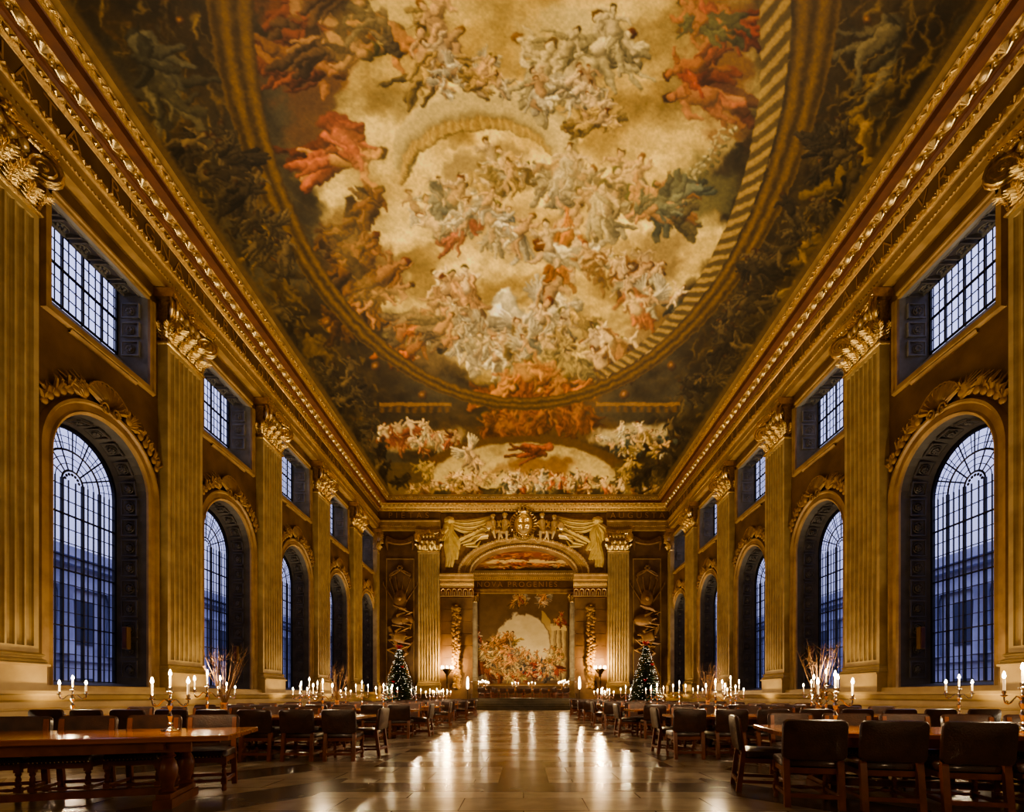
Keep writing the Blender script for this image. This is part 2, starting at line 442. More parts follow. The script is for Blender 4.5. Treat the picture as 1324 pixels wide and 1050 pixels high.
# ------------------------------------------------------------------ ceiling mural
def ceiling():
    cv = Canvas(-220, 1544, -190, 650, 1.0)
    X, Y = cv.X, cv.Y
    den = np.maximum(899 - Y, 200)
    CY = F * (ZC - CAMZ) / den; CX = (X - 677) * (ZC - CAMZ) / den
    n1 = fbm(CX*.6, CY*.6, 1); n2 = fbm(CX*1.7, CY*1.7, 5); n3 = fbm(CX*.25 + 9, CY*.3, 9)
    base = np.array([62,45,20])[None,None]*(1-n1[...,None]) + np.array([108,82,42])[None,None]*n1[...,None]
    base = base * (.25 + .72*n2[...,None])
    smoke = sm(.45, .75, n3)[...,None]
    base = base*(1 - .45*smoke) + np.array([104,100,78])*.45*smoke
    cv.a = base
    # strokes of armour, drapery and foliage in the dark spandrels
    br = [(120,84,36),(150,110,48),(86,58,26),(70,62,40),(168,128,62)]
    for k in range(900):
        side = rng.choice([-1, 1]); yy = rng.uniform(-150, 560)
        dn = 899 - yy; half = rng.uniform(.70, .98) * LX / (ZC-CAMZ) * dn
        x = 677 + side*half; s_ = dn / 900
        a = rng.uniform(-.5, .5) + (1.1 if side < 0 else -1.1)
        l = rng.uniform(14, 60) * s_; r = rng.uniform(1.2, 7) * s_
        b = rng.uniform(-.5, .5); col = np.array(br[rng.integers(5)]) * rng.uniform(.5, 1.05)
        for q in range(4):
            nx, ny = x + math.cos(a)*l/4, yy + math.sin(a)*l/4
            cv.limb(x, yy, r, nx, ny, r*.85, col, .55, .7); x, yy, r = nx, ny, r*.85; a += b
    for (x, y, L_, a, c_) in [(1110,210,70,1.9,(150,112,44)),(1060,300,60,2.5,(130,96,40)),(1040,370,50,2.2,(150,116,52)),(1120,160,60,2.3,(140,104,44)),(1150,110,60,2.6,(110,84,40)),
                             (990,440,40,2.0,(120,92,44)),(960,520,40,2.2,(140,104,50)),(330,300,60,1.2,(128,92,40)),(300,230,60,1.0,(96,70,34)),(240,170,70,1.3,(84,60,28)),(360,360,50,.9,(110,80,36)),(400,440,44,.8,(104,76,34)),(200,90,90,1.0,(90,80,52)),(180,60,80,.7,(80,74,52)),(1150,40,80,2.2,(96,84,54))]:
        cv.cloth(x, y, L_, a, c_, 9, .16, 1.2)
    for k in range(26):
        x = rng.uniform(930, 1180); y = rng.uniform(60, 420); l = rng.uniform(40, 110)
        cv.limb(x, y, 1.3, x + l*.72, y - l*.55, 1.0, (156,120,60), .7)
    # sky opening
    e = np.sqrt((CX/7.0)**2 + ((CY-15.0)/8.7)**2)
    wob = (fbm(CX*.9, CY*.9, 30) - .5)
    inside = 1 - sm(.80, .93, e + wob*.30)
    g = fbm(CX*.55 + 3, CY*.8, 40, 6); g2 = fbm(CX*1.6, CY*2.0, 44, 5)
    g = sm(.28,.72,g); sky = np.array([136,110,58])*(1-g[...,None]) + np.array([246,222,150])*g[...,None]
    lightc = np.exp(-((X-690)/190)**2 - ((Y-170)/230)**2)[...,None]
    sky = sky * (.84 + .44*lightc) * (.74 + .58*g2[...,None]) * np.array([1.03,1.0,.86])
    cv.a = cv.a*(1-inside[...,None]) + sky*inside[...,None]
    def frame_ring():
      # frame ring
        ring = sm(.985, .995, e)*(1 - sm(1.105, 1.115, e))
        th = np.arctan2((CY-15)/8.7, CX/7.0)
        prof = .62 + .17*np.sin((e - 1)*2*PI/.052) + .22*(fbm(th*60, e*60, 77, 3)-.4)
        cv.a = cv.a*(1-ring[...,None]) + (np.array([150,104,40])*prof[...,None])*ring[...,None]
        fl = sm(.90, .905, e)*(1 - sm(.98, .985, e))*sm(-1.35, -1.2, th)*(1-sm(.95, 1.1, th))
        fp = .50 + .45*sm(-.7, .7, np.sin(th*120 + e*45))
        cv.a = cv.a*(1-fl[...,None]) + (np.array([176,138,66])*fp[...,None])*fl[...,None]
        # rosettes beside the frame
        for sg in (-1, 1):
            for k in range(9):
                t = (-1.3 + k*.28); rx, ry = sg*7.0*1.19*math.cos(t), 15 + 8.7*1.19*math.sin(t)
                if abs(rx) < 9.2 and ry > 9:
                    px, py = 677 + F*rx/ry, 899 - F*(ZC-CAMZ)/ry
                    cv.limb(px, py, 7, px, py + .1, 7, (120,70,34), .8); cv.limb(px, py, 3.4, px, py+.1, 3.4, (170,110,56), .9)
    skinL = [(186,118,62),(160,98,50),(196,134,76)]; skinM = [(224,182,126),(206,158,102),(234,198,146)]
    white = [(226,214,176),(206,190,150)]; blues = [(120,130,120),(110,118,112)]; reds = [(170,82,46),(150,70,40)]; gold = [(200,160,80),(182,142,70)]
    brn = [(120,72,32),(96,64,34),(140,86,40)]
    # large masses
    cv.warp(10, 40, 90)
    cv.blob(400,40,75,110,(120,62,28),.95,0,.5,1); cv.blob(405,150,46,100,(104,66,36),.9,0,.6,2)
    cv.blob(400,-60,80,90,(110,60,28),.95,0,.5,3)
    cv.blob(560,70,90,60,(196,150,62),.6,0,.8,4); cv.blob(735,45,90,70,(206,190,130),.8,0,.7,5)
    cv.blob(930,60,52,150,(110,62,30),.9,0,.5,6); cv.blob(905,250,50,60,(96,92,52),.8,.4,.6,7)
    cv.blob(460,330,48,80,(110,76,40),.85,-.4,.6,8); cv.blob(850,330,60,60,(120,92,48),.75,.4,.7,9)
    cv.blob(640,300,110,60,(150,120,70),.6,0,.8,10); cv.blob(700,510,90,44,(150,82,30),.9,0,.7,11)
    cv.blob(560,455,60,40,(150,120,70),.6,.4,.7,12); cv.blob(850,420,80,34,(120,86,44),.8,-.6,.7,13)
    cv.blob(690,560,150,24,(96,66,30),.9,0,.6,14)
    # a long draped cloth with a fringe
    for k in range(60):
        t = PI*(1.02 + .96*k/59); x = 628 + 106*math.cos(t); y = 222 + 78*math.sin(t)
        cv.limb(x, y - 20, 17, x, y - 6, 17, (208,186,120), .8)
        cv.limb(x, y + 4, 7, x + 3*math.cos(t), y + 20, 4.5, (204,164,76) if k % 2 else (172,132,58), .9)
    cv.blob(630,225,78,40,(120,98,62),.75,0,.5,20)
    # groups of figures
    cv.crowd(410,40,45,60,6,60,skinL,reds+brn,1.4); cv.crowd(430,-70,60,60,5,60,skinL,reds+brn,1.3)
    cv.figure(440,205,62,1.5,(204,132,62),(186,84,48)); cv.cloth(432,165,60,.7,(196,88,52),8,.22)
    cv.figure(505,40,55,2.4,(196,124,58),(110,90,60)); cv.crowd(575,50,60,40,5,42,skinM,gold); cv.crowd(600,100,60,20,9,22,skinM,gold+white,None,.5)
    cv.crowd(740,60,60,50,7,44,[(220,200,146)],[(214,198,140)]); cv.crowd(740,110,45,30,7,24,skinM,white,None,.3); cv.crowd(770,150,25,20,5,22,skinM,gold)
    cv.figure(915,125,58,-1.5,(176,100,54),(160,72,44)); cv.crowd(930,60,34,60,5,46,[(170,84,38)],[(160,52,30),(70,74,40)],-1.4); cv.crowd(900,-60,60,50,4,50,skinL,brn,-1.4)
    for k in range(90):
        t = k/89; x = 945 - 90*t + 8*math.sin(k); y = 165 + 120*t + 5*math.cos(k*2.1); cv.limb(x, y, 3.2, x+.1, y, 3, (190,180,130) if k % 3 else (90,90,50), .8)
    cv.crowd(640,230,42,26,9,28,skinM,white+gold); cv.crowd(560,275,38,36,8,30,skinM,white+blues); cv.crowd(635,290,50,30,12,26,skinM,[(90,110,120),(196,90,60),(220,214,190)]+white)
    cv.crowd(740,240,35,30,6,34,skinM,white); cv.crowd(735,320,30,30,5,34,skinM,[(212,110,34)]+white); cv.crowd(800,260,40,40,6,34,skinM,[(200,186,140),(120,104,70)])
    cv.crowd(870,260,40,30,6,32,skinL,[(90,104,86),(110,96,56)],-1.1); cv.crowd(800,345,50,20,7,24,skinM,brn); cv.crowd(850,380,50,26,8,28,skinM,[(90,86,60),(200,190,150),(190,96,44)],None,.3)
    cv.crowd(460,310,26,60,7,36,[(140,84,40),(120,72,36)],brn,.8); cv.crowd(470,380,40,40,7,34,skinL,brn,1.0)
    cv.cloth(655,400,60,1.2,(240,230,190),14,.3,.4); cv.cloth(600,385,40,2.0,(216,160,96),9,.24)
    cv.crowd(590,385,26,22,5,32,skinM,[(222,160,96),(230,220,180)]); cv.crowd(700,392,30,24,5,36,skinM,white,None,.7); cv.crowd(640,445,30,34,7,26,skinM,white)
    cv.crowd(590,430,40,26,8,20,[(190,160,110)],white); cv.crowd(710,430,50,30,9,22,skinM,gold+blues,None,.3); cv.crowd(740,470,50,20,8,20,[(190,160,90)],[(150,130,70)])
    cv.crowd(540,440,36,30,7,26,skinL,[(206,96,30),(120,96,60)],.8); cv.crowd(690,505,60,30,16,28,[(206,128,56),(190,106,44)],[(214,104,30),(170,84,34)]); cv.crowd(800,450,50,30,9,26,skinM,brn,-.8)
    cv.crowd(700,545,70,16,10,22,[(170,100,44)],[(150,80,34)])
    cv.warp(5, 16, 91); cv.warp(2.2, 6, 93); frame_ring()
    # architecture and groups at the far end
    cv.blob(535,568,72,20,(206,176,110),.85,0,.5,30); cv.crowd(530,565,60,14,14,14,skinM,[(160,78,48),(176,100,60),(226,206,150)]); cv.blob(500,575,26,12,(156,76,44),.7,0,.6,31)
    cv.blob(820,562,66,17,(196,182,130),.85,0,.5,32); cv.crowd(815,568,58,14,14,13,skinM,[(90,100,80),(200,160,80),(210,200,160)])
    k_ = np.sqrt(((X-677)/150)**2 + ((Y-628)/66)**2)
    m = (1 - sm(.96, 1.0, k_))*(Y < 628); cv.mix(m, (96,64,28))
    m = (1 - sm(.82, .86, k_))*(Y < 632); cv.mix(m*.95, (196,176,112)); cv.mix(m*sm(.5,.7,fbm(X/14,Y/9,50))*.6, (150,124,70))
    cv.blob(692,604,60,20,(130,88,38),.95,0,.4,33); cv.cloth(705,582,44,2.9,(176,80,46),8,.13,.5); cv.figure(612,590,20,-.7,(214,180,130),(206,170,120),wings=(220,206,160))
    for yy in (560, 575, 640): pass
    for (x0_, x1_) in ((500,560),(795,850)):
        m = ((X > x0_)*(X < x1_)*(Y > 598)*(Y < 642)).astype(float); cv.mix(m*.9, (92,70,36)); cv.mix(m*(Y > 624)*.9, (128,100,52))
    cv.crowd(545,608,12,8,4,14,[(196,160,84)],gold); cv.crowd(812,606,12,8,4,14,[(196,160,84)],gold)
    cv.crowd(677,624,130,10,60,11,skinM,[(206,170,100),(120,100,60),(190,90,50),(216,206,170),(96,96,70)])
    cv.crowd(560,633,60,5,16,9,skinM,brn+gold); cv.crowd(800,633,60,5,16,9,skinM,brn+gold)
    for (xa, xb) in ((490,585),(770,880)):
        m = ((X > xa)*(X < xb)*(np.abs(Y-523) < 2.5)).astype(float); cv.mix(m*.7, (170,112,48))
        m = ((X > xa)*(X < xb)*(np.abs(Y-530) < 4)).astype(float); cv.mix(m*.8*(.5+.5*np.sin(X*.6)), (120,76,34))
    for side in (-1, 1): pass
    for side in (-1, 1):
        for k in range(46):
            yy = rng.uniform(180, 630); half = rng.uniform(.78, .97)*LX/(ZC-CAMZ)*(899-yy)
            cv.figure(677+side*half, yy, 26*(899-yy)/600, rng.uniform(-1.5, 1.5), np.array((140,110,64))*rng.uniform(.4, .8), np.array((116,92,54))*rng.uniform(.4, .9))
    cv.warp(2.0, 7, 95)
    edge = np.abs(CX) / LX
    cv.mix(sm(.965, .985, edge)*(.92), (96,70,36))
    # soft glaze of grain
    # varnish: a warm haze pulls the colours together
    lum = cv.a.mean(-1, keepdims=True)
    cv.a = lum*np.array([1.16,1.0,.66])*.30 + cv.a*.70
    hz = sm(.35, .75, fbm(CX*.5+20, CY*.6, 61, 5))[...,None]*.30*inside[...,None]
    cv.a = cv.a*(1-hz) + np.array([226,194,110])*hz
    cv.a = cv.a * (.86 + .28*fbm(X/3.2, Y/3.2, 70, 3))[..., None]
    # grid rows: fine where they read largest
    ys = [8.3]
    while ys[-1] < LY + .1: ys.append(ys[-1] + max(.018, ys[-1]**2 / 9083 * 1.35))
    ys = [YB, 2, 5, 7] + ys + [WY]
    ys = np.array(ys); xs = np.linspace(-LX-.15, LX+.15, 780)
    def pos(A, B): return np.stack([A, B, np.full_like(A, ZC)], -1)[:, ::1]
    def col(A, B):
        Bc = np.maximum(B, 8.4)
        return cv.sample(677 + F*A/Bc, 899 - F*(ZC-CAMZ)/Bc)
    o = painted_grid('ceiling', xs, ys, pos, col); o['kind'] = 'structure'
    return o
ceiling()

# ------------------------------------------------------------------ side walls with openings
def arch_pts(hw, z0, zs, n=20, r=None, rz=None):
    """closed outline counter-clockwise: bottom-left, bottom-right, up, over the arch"""
    rz = rz or hw
    p = [(-hw, z0), (hw, z0)]
    for k in range(n + 1):
        a = PI*k/n; p.append((hw*math.cos(a), zs + rz*math.sin(a)))
    return p
AO = arch_pts(1.42, 1.35, 6.85)              # opening of the arched windows
AG = arch_pts(1.30, 1.45, 6.80)
UO = [(-1.47,10.24),(1.47,10.24),(1.47,12.75),(-1.47,12.75)]
UG = [(-1.38,11.05),(1.38,11.05),(1.38,12.98),(-1.38,12.98)]
GD = .86
def side_wall(side):
    mb = MB()
    outer_lo, outer_hi = 1.2, 13.35
    for by in BAYS:
        o = [(-2.65,outer_lo),(2.65,outer_lo),(2.65,outer_hi),(-2.65,outer_hi)]
        loops = [[Vector((x, z, 0)) for x, z in lp] for lp in (o, AO, UO)]
        flat = [p for lp in loops for p in lp]
        tri = tessellate_polygon(loops)
        u0 = by if side == 'L' else -by
        mb.add([(p.x + u0, 0, p.y) for p in flat], tri)
    a, b = (YB, BAYS[0]-2.65) if side == 'L' else (-(BAYS[0]-2.65), -YB)
    mb.box(a, b, 0, .3, outer_lo, outer_hi)
    a, b = (BAYS[-1]+2.65, WY+.3) if side == 'L' else (-(WY+.3), -(BAYS[-1]+2.65))
    if b > a: mb.box(a, b, 0, .3, outer_lo, outer_hi)
    # back-up structure above, behind the entablature, and dado body
    a, b = (YB, WY+.3) if side == 'L' else (-(WY+.3), -YB)
    mb.box(a, b, .0, .3, 13.35, ZC+.2)
    mb.box(a, b, 0, .3, 0, 1.0)
    # outer skin closing the wall thickness round the glass
    for by in BAYS:
        u0 = by if side == 'L' else -by
        loops = [[Vector((x, z, 0)) for x, z in lp] for lp in ([(-2.65,0),(2.65,0),(2.65,ZC),(-2.65,ZC)], AG, UG)]
        flat = [p for lp in loops for p in lp]
        mb.add([(p.x + u0, GD + .02, p.y) for p in flat], tessellate_polygon(loops))
    a, b = (YB, BAYS[0]-2.65) if side == 'L' else (-(BAYS[0]-2.65), -YB)
    mb.box(a, b, GD, GD+.1, 0, ZC)
    o = mb.build('wall_left' if side == 'L' else 'wall_right', wall_m)
    if side == 'L': o.location = (-WX, 0, 0); o.rotation_euler.z = PI/2
    else: o.location = (WX, 0, 0); o.rotation_euler.z = -PI/2
    o['kind'] = 'structure'
    return o
for s_ in 'LR': side_wall(s_)

def strip(mb, A, B, ya, yb, closed=True):
    n = len(A); vs = [(x, ya, z) for x, z in A] + [(x, yb, z) for x, z in B]
    fs = [(i, (i+1) % n, n + (i+1) % n, n + i) for i in range(n if closed else n-1)]
    mb.add(vs, fs)

def make_arched_window():
    root = empty('window_1')
    # reveal
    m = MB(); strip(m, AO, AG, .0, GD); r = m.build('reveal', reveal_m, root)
    # coffer mouldings along the reveal: jamb panels and arch panels
    m = MB()
    def frame_on(P0, P1, y0, y1):
        # P0->P1 edge segment on the reveal (x,z), between depths y0,y1; raised square frame + rosette
        c = Vector(((P0[0]+P1[0])/2, (y0+y1)/2, (P0[1]+P1[1])/2)); t = Vector((P1[0]-P0[0], 0, P1[1]-P0[1])); L = t.length; t.normalize()
        nrm = Vector((-t.z, 0, t.x)); d = Vector((0, 1, 0))
        if nrm.dot(Vector((-c.x, 0, (5 if c.z < 6.85 else 6.85) - c.z if c.z > 6.85 else 0))) < 0: nrm = -nrm
        hw = (y1-y0)/2; hl = L/2
        for (u0,u1,v0,v1) in ((-hl,hl,-hw,-hw+.04),(-hl,hl,hw-.04,hw),(-hl,-hl+.04,-hw,hw),(hl-.04,hl,-hw,hw)):
            lo = [c + t*a + d*b for a, b in ((u0,v0),(u1,v0),(u1,v1),(u0,v1))]
            m.hexa([p - nrm*.01 for p in lo], [p + nrm*.03 for p in lo])
        ring = []
        for k in range(13):
            a = 2*PI*k/12; ring.append(c + t*math.cos(a)*hl*.58 + d*math.sin(a)*hw*.58 + nrm*.01)
        m.tube(ring, .016, 4)
        for k in range(6):
            a = 2*PI*k/6; q = c + t*math.cos(a)*hl*.25 + d*math.sin(a)*hw*.25 + nrm*.012
            m.ball(q, .05, 5, 3)
        m.ball(c + nrm*.02, .05, 6, 4)
    for sg in (-1, 1):
        for k in range(9):
            z = 1.6 + k*.59
            P0, P1 = (sg*1.345, z), (sg*1.345, z+.50)
            frame_on(P0, P1, .2, .66)
    for k in range(8):
        a0 = PI*(k+.12)/8; a1 = PI*(k+.88)/8; R = 1.345
        frame_on((R*math.cos(a0), 6.83+R*math.sin(a0)), (R*math.cos(a1), 6.83+R*math.sin(a1)), .2, .66)
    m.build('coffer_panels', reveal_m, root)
    # glazing bars
    def bars(m, thin):
        w = .007 if thin else .018; y0, y1 = (GD-.035, GD+.0) if thin else (GD-.07, GD+.01)
        def ztop(x): return 6.80 + math.sqrt(max(0, 1.3**2 - x*x))
        if not thin:
            strip(m, AG, [(x*.955, 1.45 + (z-1.45)*.993 + (.03 if z < 2 else -.03)) for x, z in AG], GD-.09, GD-.09)
            strip(m, [(x*.955, 1.45 + (z-1.45)*.993 + (.03 if z < 2 else -.03)) for x, z in AG], [(x*.955, 1.45 + (z-1.45)*.993 + (.03 if z < 2 else -.03)) for x, z in AG], GD-.09, GD)
            for x in (-.80, -.29, .29, .80): m.box(x-w, x+w, y0, y1, 1.45, 6.72 if abs(x) > .5 else 6.72)
            for zz in (2.9, 4.35, 5.8): m.box(-1.3, 1.3, y0, y1, zz-.012, zz+.012)
            for R in (.29, .80):
                m.tube([(R*math.cos(PI*k/16), GD-.03, 6.70 + R*math.sin(PI*k/16)) for k in range(17)], .028, 4)
            for k in range(1, 8):
                a = PI*k/8; m.tube([(.3*math.cos(a), GD-.03, 6.7+.3*math.sin(a)), (1.27*math.cos(a), GD-.03, 6.78+1.27*math.sin(a))], .02, 4)
        else:
            for x in (-1.13,-.965,-.63,-.46,-.1,.1,.46,.63,.965,1.13): m.box(x-w, x+w, y0, y1, 1.45, 6.72)
            z = 1.45 + .36
            while z < 6.75: m.box(-1.29, 1.29, y0, y1, z-w, z+w); z += .363
            for R in (.46, .63, .965, 1.13):
                m.tube([(R*math.cos(PI*k/20), GD-.02, 6.70 + R*math.sin(PI*k/20)) for k in range(21)], .012, 3)
            for k in range(16):
                a = PI*(k+.5)/16; m.tube([(.8*math.cos(a), GD-.02, 6.7+.8*math.sin(a)), (1.27*math.cos(a), GD-.02, 6.78+1.27*math.sin(a))], .011, 3)
            for k in range(7):   # scalloped centre of the fan
                a = PI*(k+.5)/7; m.ball((.2*math.cos(a), GD-.02, 6.70+.2*math.sin(a)), .045, 5, 3, (1,.3,1))
    m = MB(); bars(m, False); fr = m.build('frame', lead_m, root)
    m = MB(); bars(m, True); m.build('glazing_bars', lead_m, root)
    m = MB(); m.add([(x, GD-.015, z) for x, z in AG], [tuple(range(len(AG)))]); m.build('pane', glass_m, root)
    # archivolt moulding
    path = [(1.42, 1.32), (1.42, 4.0)] + [(1.42*math.cos(PI*k/32), 6.85 + 1.42*math.sin(PI*k/32)) for k in range(33)] + [(-1.42, 4.0), (-1.42, 1.32)]
    prof = [(0, .02), (0, -.06), (-.06, -.10), (-.10, -.06), (-.24, -.06), (-.28, -.13), (-.34, -.13), (-.37, -.05), (-.38, .0)]
    prof = [(-o, d) for o, d in prof]
    # normals of this path point inward (left of travel) so flip offsets
    m = MB(); m.sweep_xz(path, [(-o, d) for o, d in prof]); m.build('archivolt', trim_m, root, True)
    return root
aw = make_arched_window()

def make_upper_window():
    root = empty('window_11')
    m = MB(); strip(m, UO, UG, 0, GD); m.build('reveal', reveal_lit_m, root)
    m = MB()
    # coffers on the soffit and both jambs
    for k in range(5):
        x = -1.2 + k*.6; y0, y1 = .2, .68
        z = 12.75 + .23*(.44)/GD
        for (a,b,c,d) in ((x-.25,x+.25,y0,y0+.04),(x-.25,x+.25,y1-.04,y1),(x-.25,x-.21,y0,y1),(x+.21,x+.25,y0,y1)):
            m.box(a,b,c,d,z-.09,z+.02)
        m.tube([(x+.16*math.cos(2*PI*q/10), .57+.16*math.sin(2*PI*q/10), z-.03) for q in range(11)], .016, 4)
        for q in range(6): m.ball((x+.08*math.cos(q*PI/3), .57+.08*math.sin(q*PI/3), z-.02), .045, 5, 3)
    for sg in (-1, 1):
        for k in range(3):
            z = 11.25 + k*.55; x = sg*1.47
            for (a,b,c,d) in ((.2,.72,z-.22,z-.18),(.2,.72,z+.18,z+.22),(.2,.24,z-.22,z+.22),(.68,.72,z-.22,z+.22)):
                m.box(min(x, x-sg*.09), max(x, x-sg*.09), a, b, c, d)
            m.tube([(x-sg*.06, .50+.14*math.cos(2*PI*q/10), z+.14*math.sin(2*PI*q/10)) for q in range(11)], .016, 4)
            for q in range(6): m.ball((x-sg*.06, .50+.07*math.cos(q*PI/3), z+.07*math.sin(q*PI/3)), .04, 5, 3)
    m.build('coffer_panels', reveal_lit_m, root)
    m = MB()
    for x in (-1.36, -.87, -.29, .29, .87, 1.36): m.box(x-.022, x+.022, GD-.06, GD, 11.05, 12.98)
    for z in (11.08, 12.05, 12.96): m.box(-1.38, 1.38, GD-.06, GD, z-.02, z+.02)
    m.build('frame', lead_m, root)
    m = MB()
    for x in (-1.28,-1.08,-.68,-.48,-.1,.1,.48,.68,1.08,1.28): m.box(x-.009, x+.009, GD-.035, GD-.01, 11.05, 12.98)
    z = 11.12 + .3
    while z < 13.0: m.box(-1.38, 1.38, GD-.035, GD-.01, z-.009, z+.009); z += .31
    m.build('glazing_bars', lead_m, root)
    m = MB(); m.add([(x, GD-.005, z) for x, z in UG], [(0,1,2,3)]); m.build('pane', glass_m, root)
    # eared architrave round the opening
    path = [(-1.47,12.75),(-1.47,10.24),(-1.05,10.24),(-1.05,10.16),(1.05,10.16),(1.05,10.24),(1.47,10.24),(1.47,12.75),(-1.47,12.75)]
    m = MB()
    prof = [(0, .02), (0, -.07), (.08, -.07), (.11, -.11), (.17, -.11), (.2, 0)]
    m.sweep_xz([(-1.47,12.75),(-1.47,10.2),(1.47,10.2),(1.47,12.75)], [(-o, d) for o, d in prof])
    m.sweep_xz([(1.47,12.75),(-1.47,12.75)], [(-o, d) for o, d in prof])
    m.sweep_xz([(-1.0,9.98),(1.0,9.98)], [(0,0),(0,-.09),(-.07,-.05),(-.07,0)])
    m.build('window_surround', trim_m, root, True)
    return root
uw = make_upper_window()
wn = 1
for side in 'LR':
    for i, by in enumerate(BAYS):
        for proto, first in ((aw, side == 'L' and i == 0), (uw, side == 'L' and i == 0)):
            o = proto if first else copy_tree(proto)
            if first: CH[proto] = list(proto.children)
            o.name = 'window_%d' % wn; wn += 1
            o['kind'] = 'structure'
            o.location, o.rotation_euler.z = wallpos(side, by)

# shell and foliage ornament over each arch
def make_shell():
    root = empty('shell_ornament')
    m = MB(); n = 11
    zc = 8.55
    for k in range(n):
        a0 = math.radians(18) + math.radians(144)*k/n; a1 = math.radians(18) + math.radians(144)*(k+1)/n; am = (a0+a1)/2
        R = .66 * (1 + .04*math.sin(am*3))
        vs = []
        for t in (0, .35, .7, 1.0):
            for a, h in ((a0, .06), (am, .16), (a1, .06)):
                r = .12 + (R - .12)*t; rr = r*(1.05 if (a == am and t == 1) else 1)
                vs.append((rr*math.cos(a), -(h*math.sin(PI*min(t+.1, .95)))-.10*t, zc + rr*math.sin(a)))
        fs = []
        for r_ in range(3):
            for c_ in range(2):
                q = r_*3 + c_; fs.append((q, q+1, q+4, q+3))
        m.add(vs, fs)
    m.tube([(.68*math.cos(math.radians(18+144*k/24)), -.12, zc+.68*math.sin(math.radians(18+144*k/24))*(1+.02*(k % 2))) for k in range(25)], .022, 5)
    m.build('shell', relief_m, root, True)
    m = MB()
    for sg in (-1, 1):
        pts = []
        for k in range(26):
            t = k/25*2.6*PI; r = .17*(1-k/30)
            pts.append((sg*(.16 + r*math.cos(t)*.8), -.16, zc + .0 + r*math.sin(t)))
        m.tube(pts, .028, 5)
    m.build('scroll', relief_m, root, True)
    R = random.Random(3)
    for sg in (-1, 1):
        m = MB()
        # foliage and fruit lying along the arch
        for k in range(7):
            a = math.radians(70 - k*6.5); r = 1.95
            x, z = sg*r*math.cos(a), 6.85 + r*math.sin(a)
            m.ball((x, -.07, z), .13-.006*k, 7, 5, (1, .6, 1))
            for q in range(3):
                b = a + R.uniform(-.3, 1.3); L = R.uniform(.25, .5)
                ex, ez = x + sg*L*math.cos(b), z + L*math.sin(b)
                mx, mz = (x+ex)/2 + R.uniform(-.06,.06), (z+ez)/2 + R.uniform(0,.08)
                m.tube([(x, -.05, z), (mx, -.12, mz), (ex, -.05, ez)], [.05, .04, .006], 5)
        for q in range(7):
            b = math.radians(8 + q*10); L = R.uniform(.5, .85)
            x, z = sg*.6, 8.5
            m.tube([(x, -.05, z), (x + sg*L*.5*math.cos(b), -.12, z + L*.5*math.sin(b)), (x + sg*L*math.cos(b)+sg*.1, -.05, z + L*math.sin(b)*.85)], [.03, .045, .008], 5)
        m.build('foliage_spray', relief_m, root, True)
    return root
NTH = ['first','second','third','fourth','fifth','sixth','seventh','eighth','ninth','tenth']
SD = {'L': 'left', 'R': 'right'}
sh = make_shell(); CH[sh] = list(sh.children)
for side in 'LR':
    for i, by in enumerate(BAYS):
        o = sh if (side == 'L' and i == 0) else copy_tree(sh)
        o.location, o.rotation_euler.z = wallpos(side, by, 0, .02)
        tag(o, 'carved shell with foliage sprays crowning the %s arched window along the %s wall' % (NTH[i], SD[side]), 'ornament', 'shells over the arched windows')

# slim column loudspeakers on the near window reveals
for side in 'LR':
    for i in range(2):
        m = MB(); m.box(-.07, .07, -.07, .07, -.32, .32)
        o = m.build('column_loudspeaker', speaker_m)
        g = MB(); g.box(-.05, .05, -.085, -.07, -.29, .29); g.build('grille', brown_m, o)
        x = (WX + .42) * (-1 if side == 'L' else 1)
        o.location = (x, BAYS[i] + 1.22, 2.75)
        tag(o, 'slim vertical loudspeaker on the far reveal of the %s arched window, %s wall' % (NTH[i], SD[side]), 'loudspeaker', 'column loudspeakers')

# ------------------------------------------------------------------ ledge and dado
def ledge(side):
    a, b = (YB, WY) if side == 'L' else (-WY, -YB)
    m = MB()
    m.extrude_profile([(0,1.35),(0,1.33),(-.28,1.33),(-.30,1.2),(-.55,1.2),(-.56,1.13),(-.50,1.10),(-.48,1.0),(-.42,.95),(-.42,.42),(-.5,.38),(-.5,0)], a, b)
    m.extrude_profile([(-.42,.82),(-.44,.80),(-.44,.78),(-.42,.76)], a, b)
    o = m.build('baseboard_left' if side == 'L' else 'baseboard_right', ledge_m)
    o.location, o.rotation_euler.z = (-WX if side == 'L' else WX, 0, 0), (PI/2 if side == 'L' else -PI/2)
    o['kind'] = 'structure'
for s_ in 'LR': ledge(s_)

# ------------------------------------------------------------------ pilasters
def acanthus(m, base, out, up, w, curl, side):
    """one leaf: a lobed, outward curling plate with veins; base point, out/side unit vectors"""
    base = Vector(base); out = Vector(out); side = Vector(side)
    def P(t):   # centre line
        return base + Vector((0,0,1))*up*(t - .28*max(0, t-.72)**1*2.2) + out*(curl*(t**2.6))
    pts = [P(t) for t in (0,.2,.4,.6,.8,.92,1)]
    m.tube(pts, [w*.10, w*.11, w*.10, w*.09, w*.08, w*.09, w*.05], 5)
    for k in range(5):
        t = .12 + k*.18
        p = P(t); q = P(min(1, t+.22))
        L = w * (.55 if k < 4 else .35)
        for sg in (-1, 1):
            e = q + side*sg*L + out*(.02 + .03*k) 
            md = (p+e)/2 + out*.035
            m.tube([p, md, e], [w*.10, w*.12, w*.03], 4)
            m.tube([p, (p+e)/2 + side*sg*w*.13 + out*.02 - Vector((0,0,.03)), e - Vector((0,0,.05)) + side*sg*w*.06], [w*.08, w*.09, w*.02], 4)
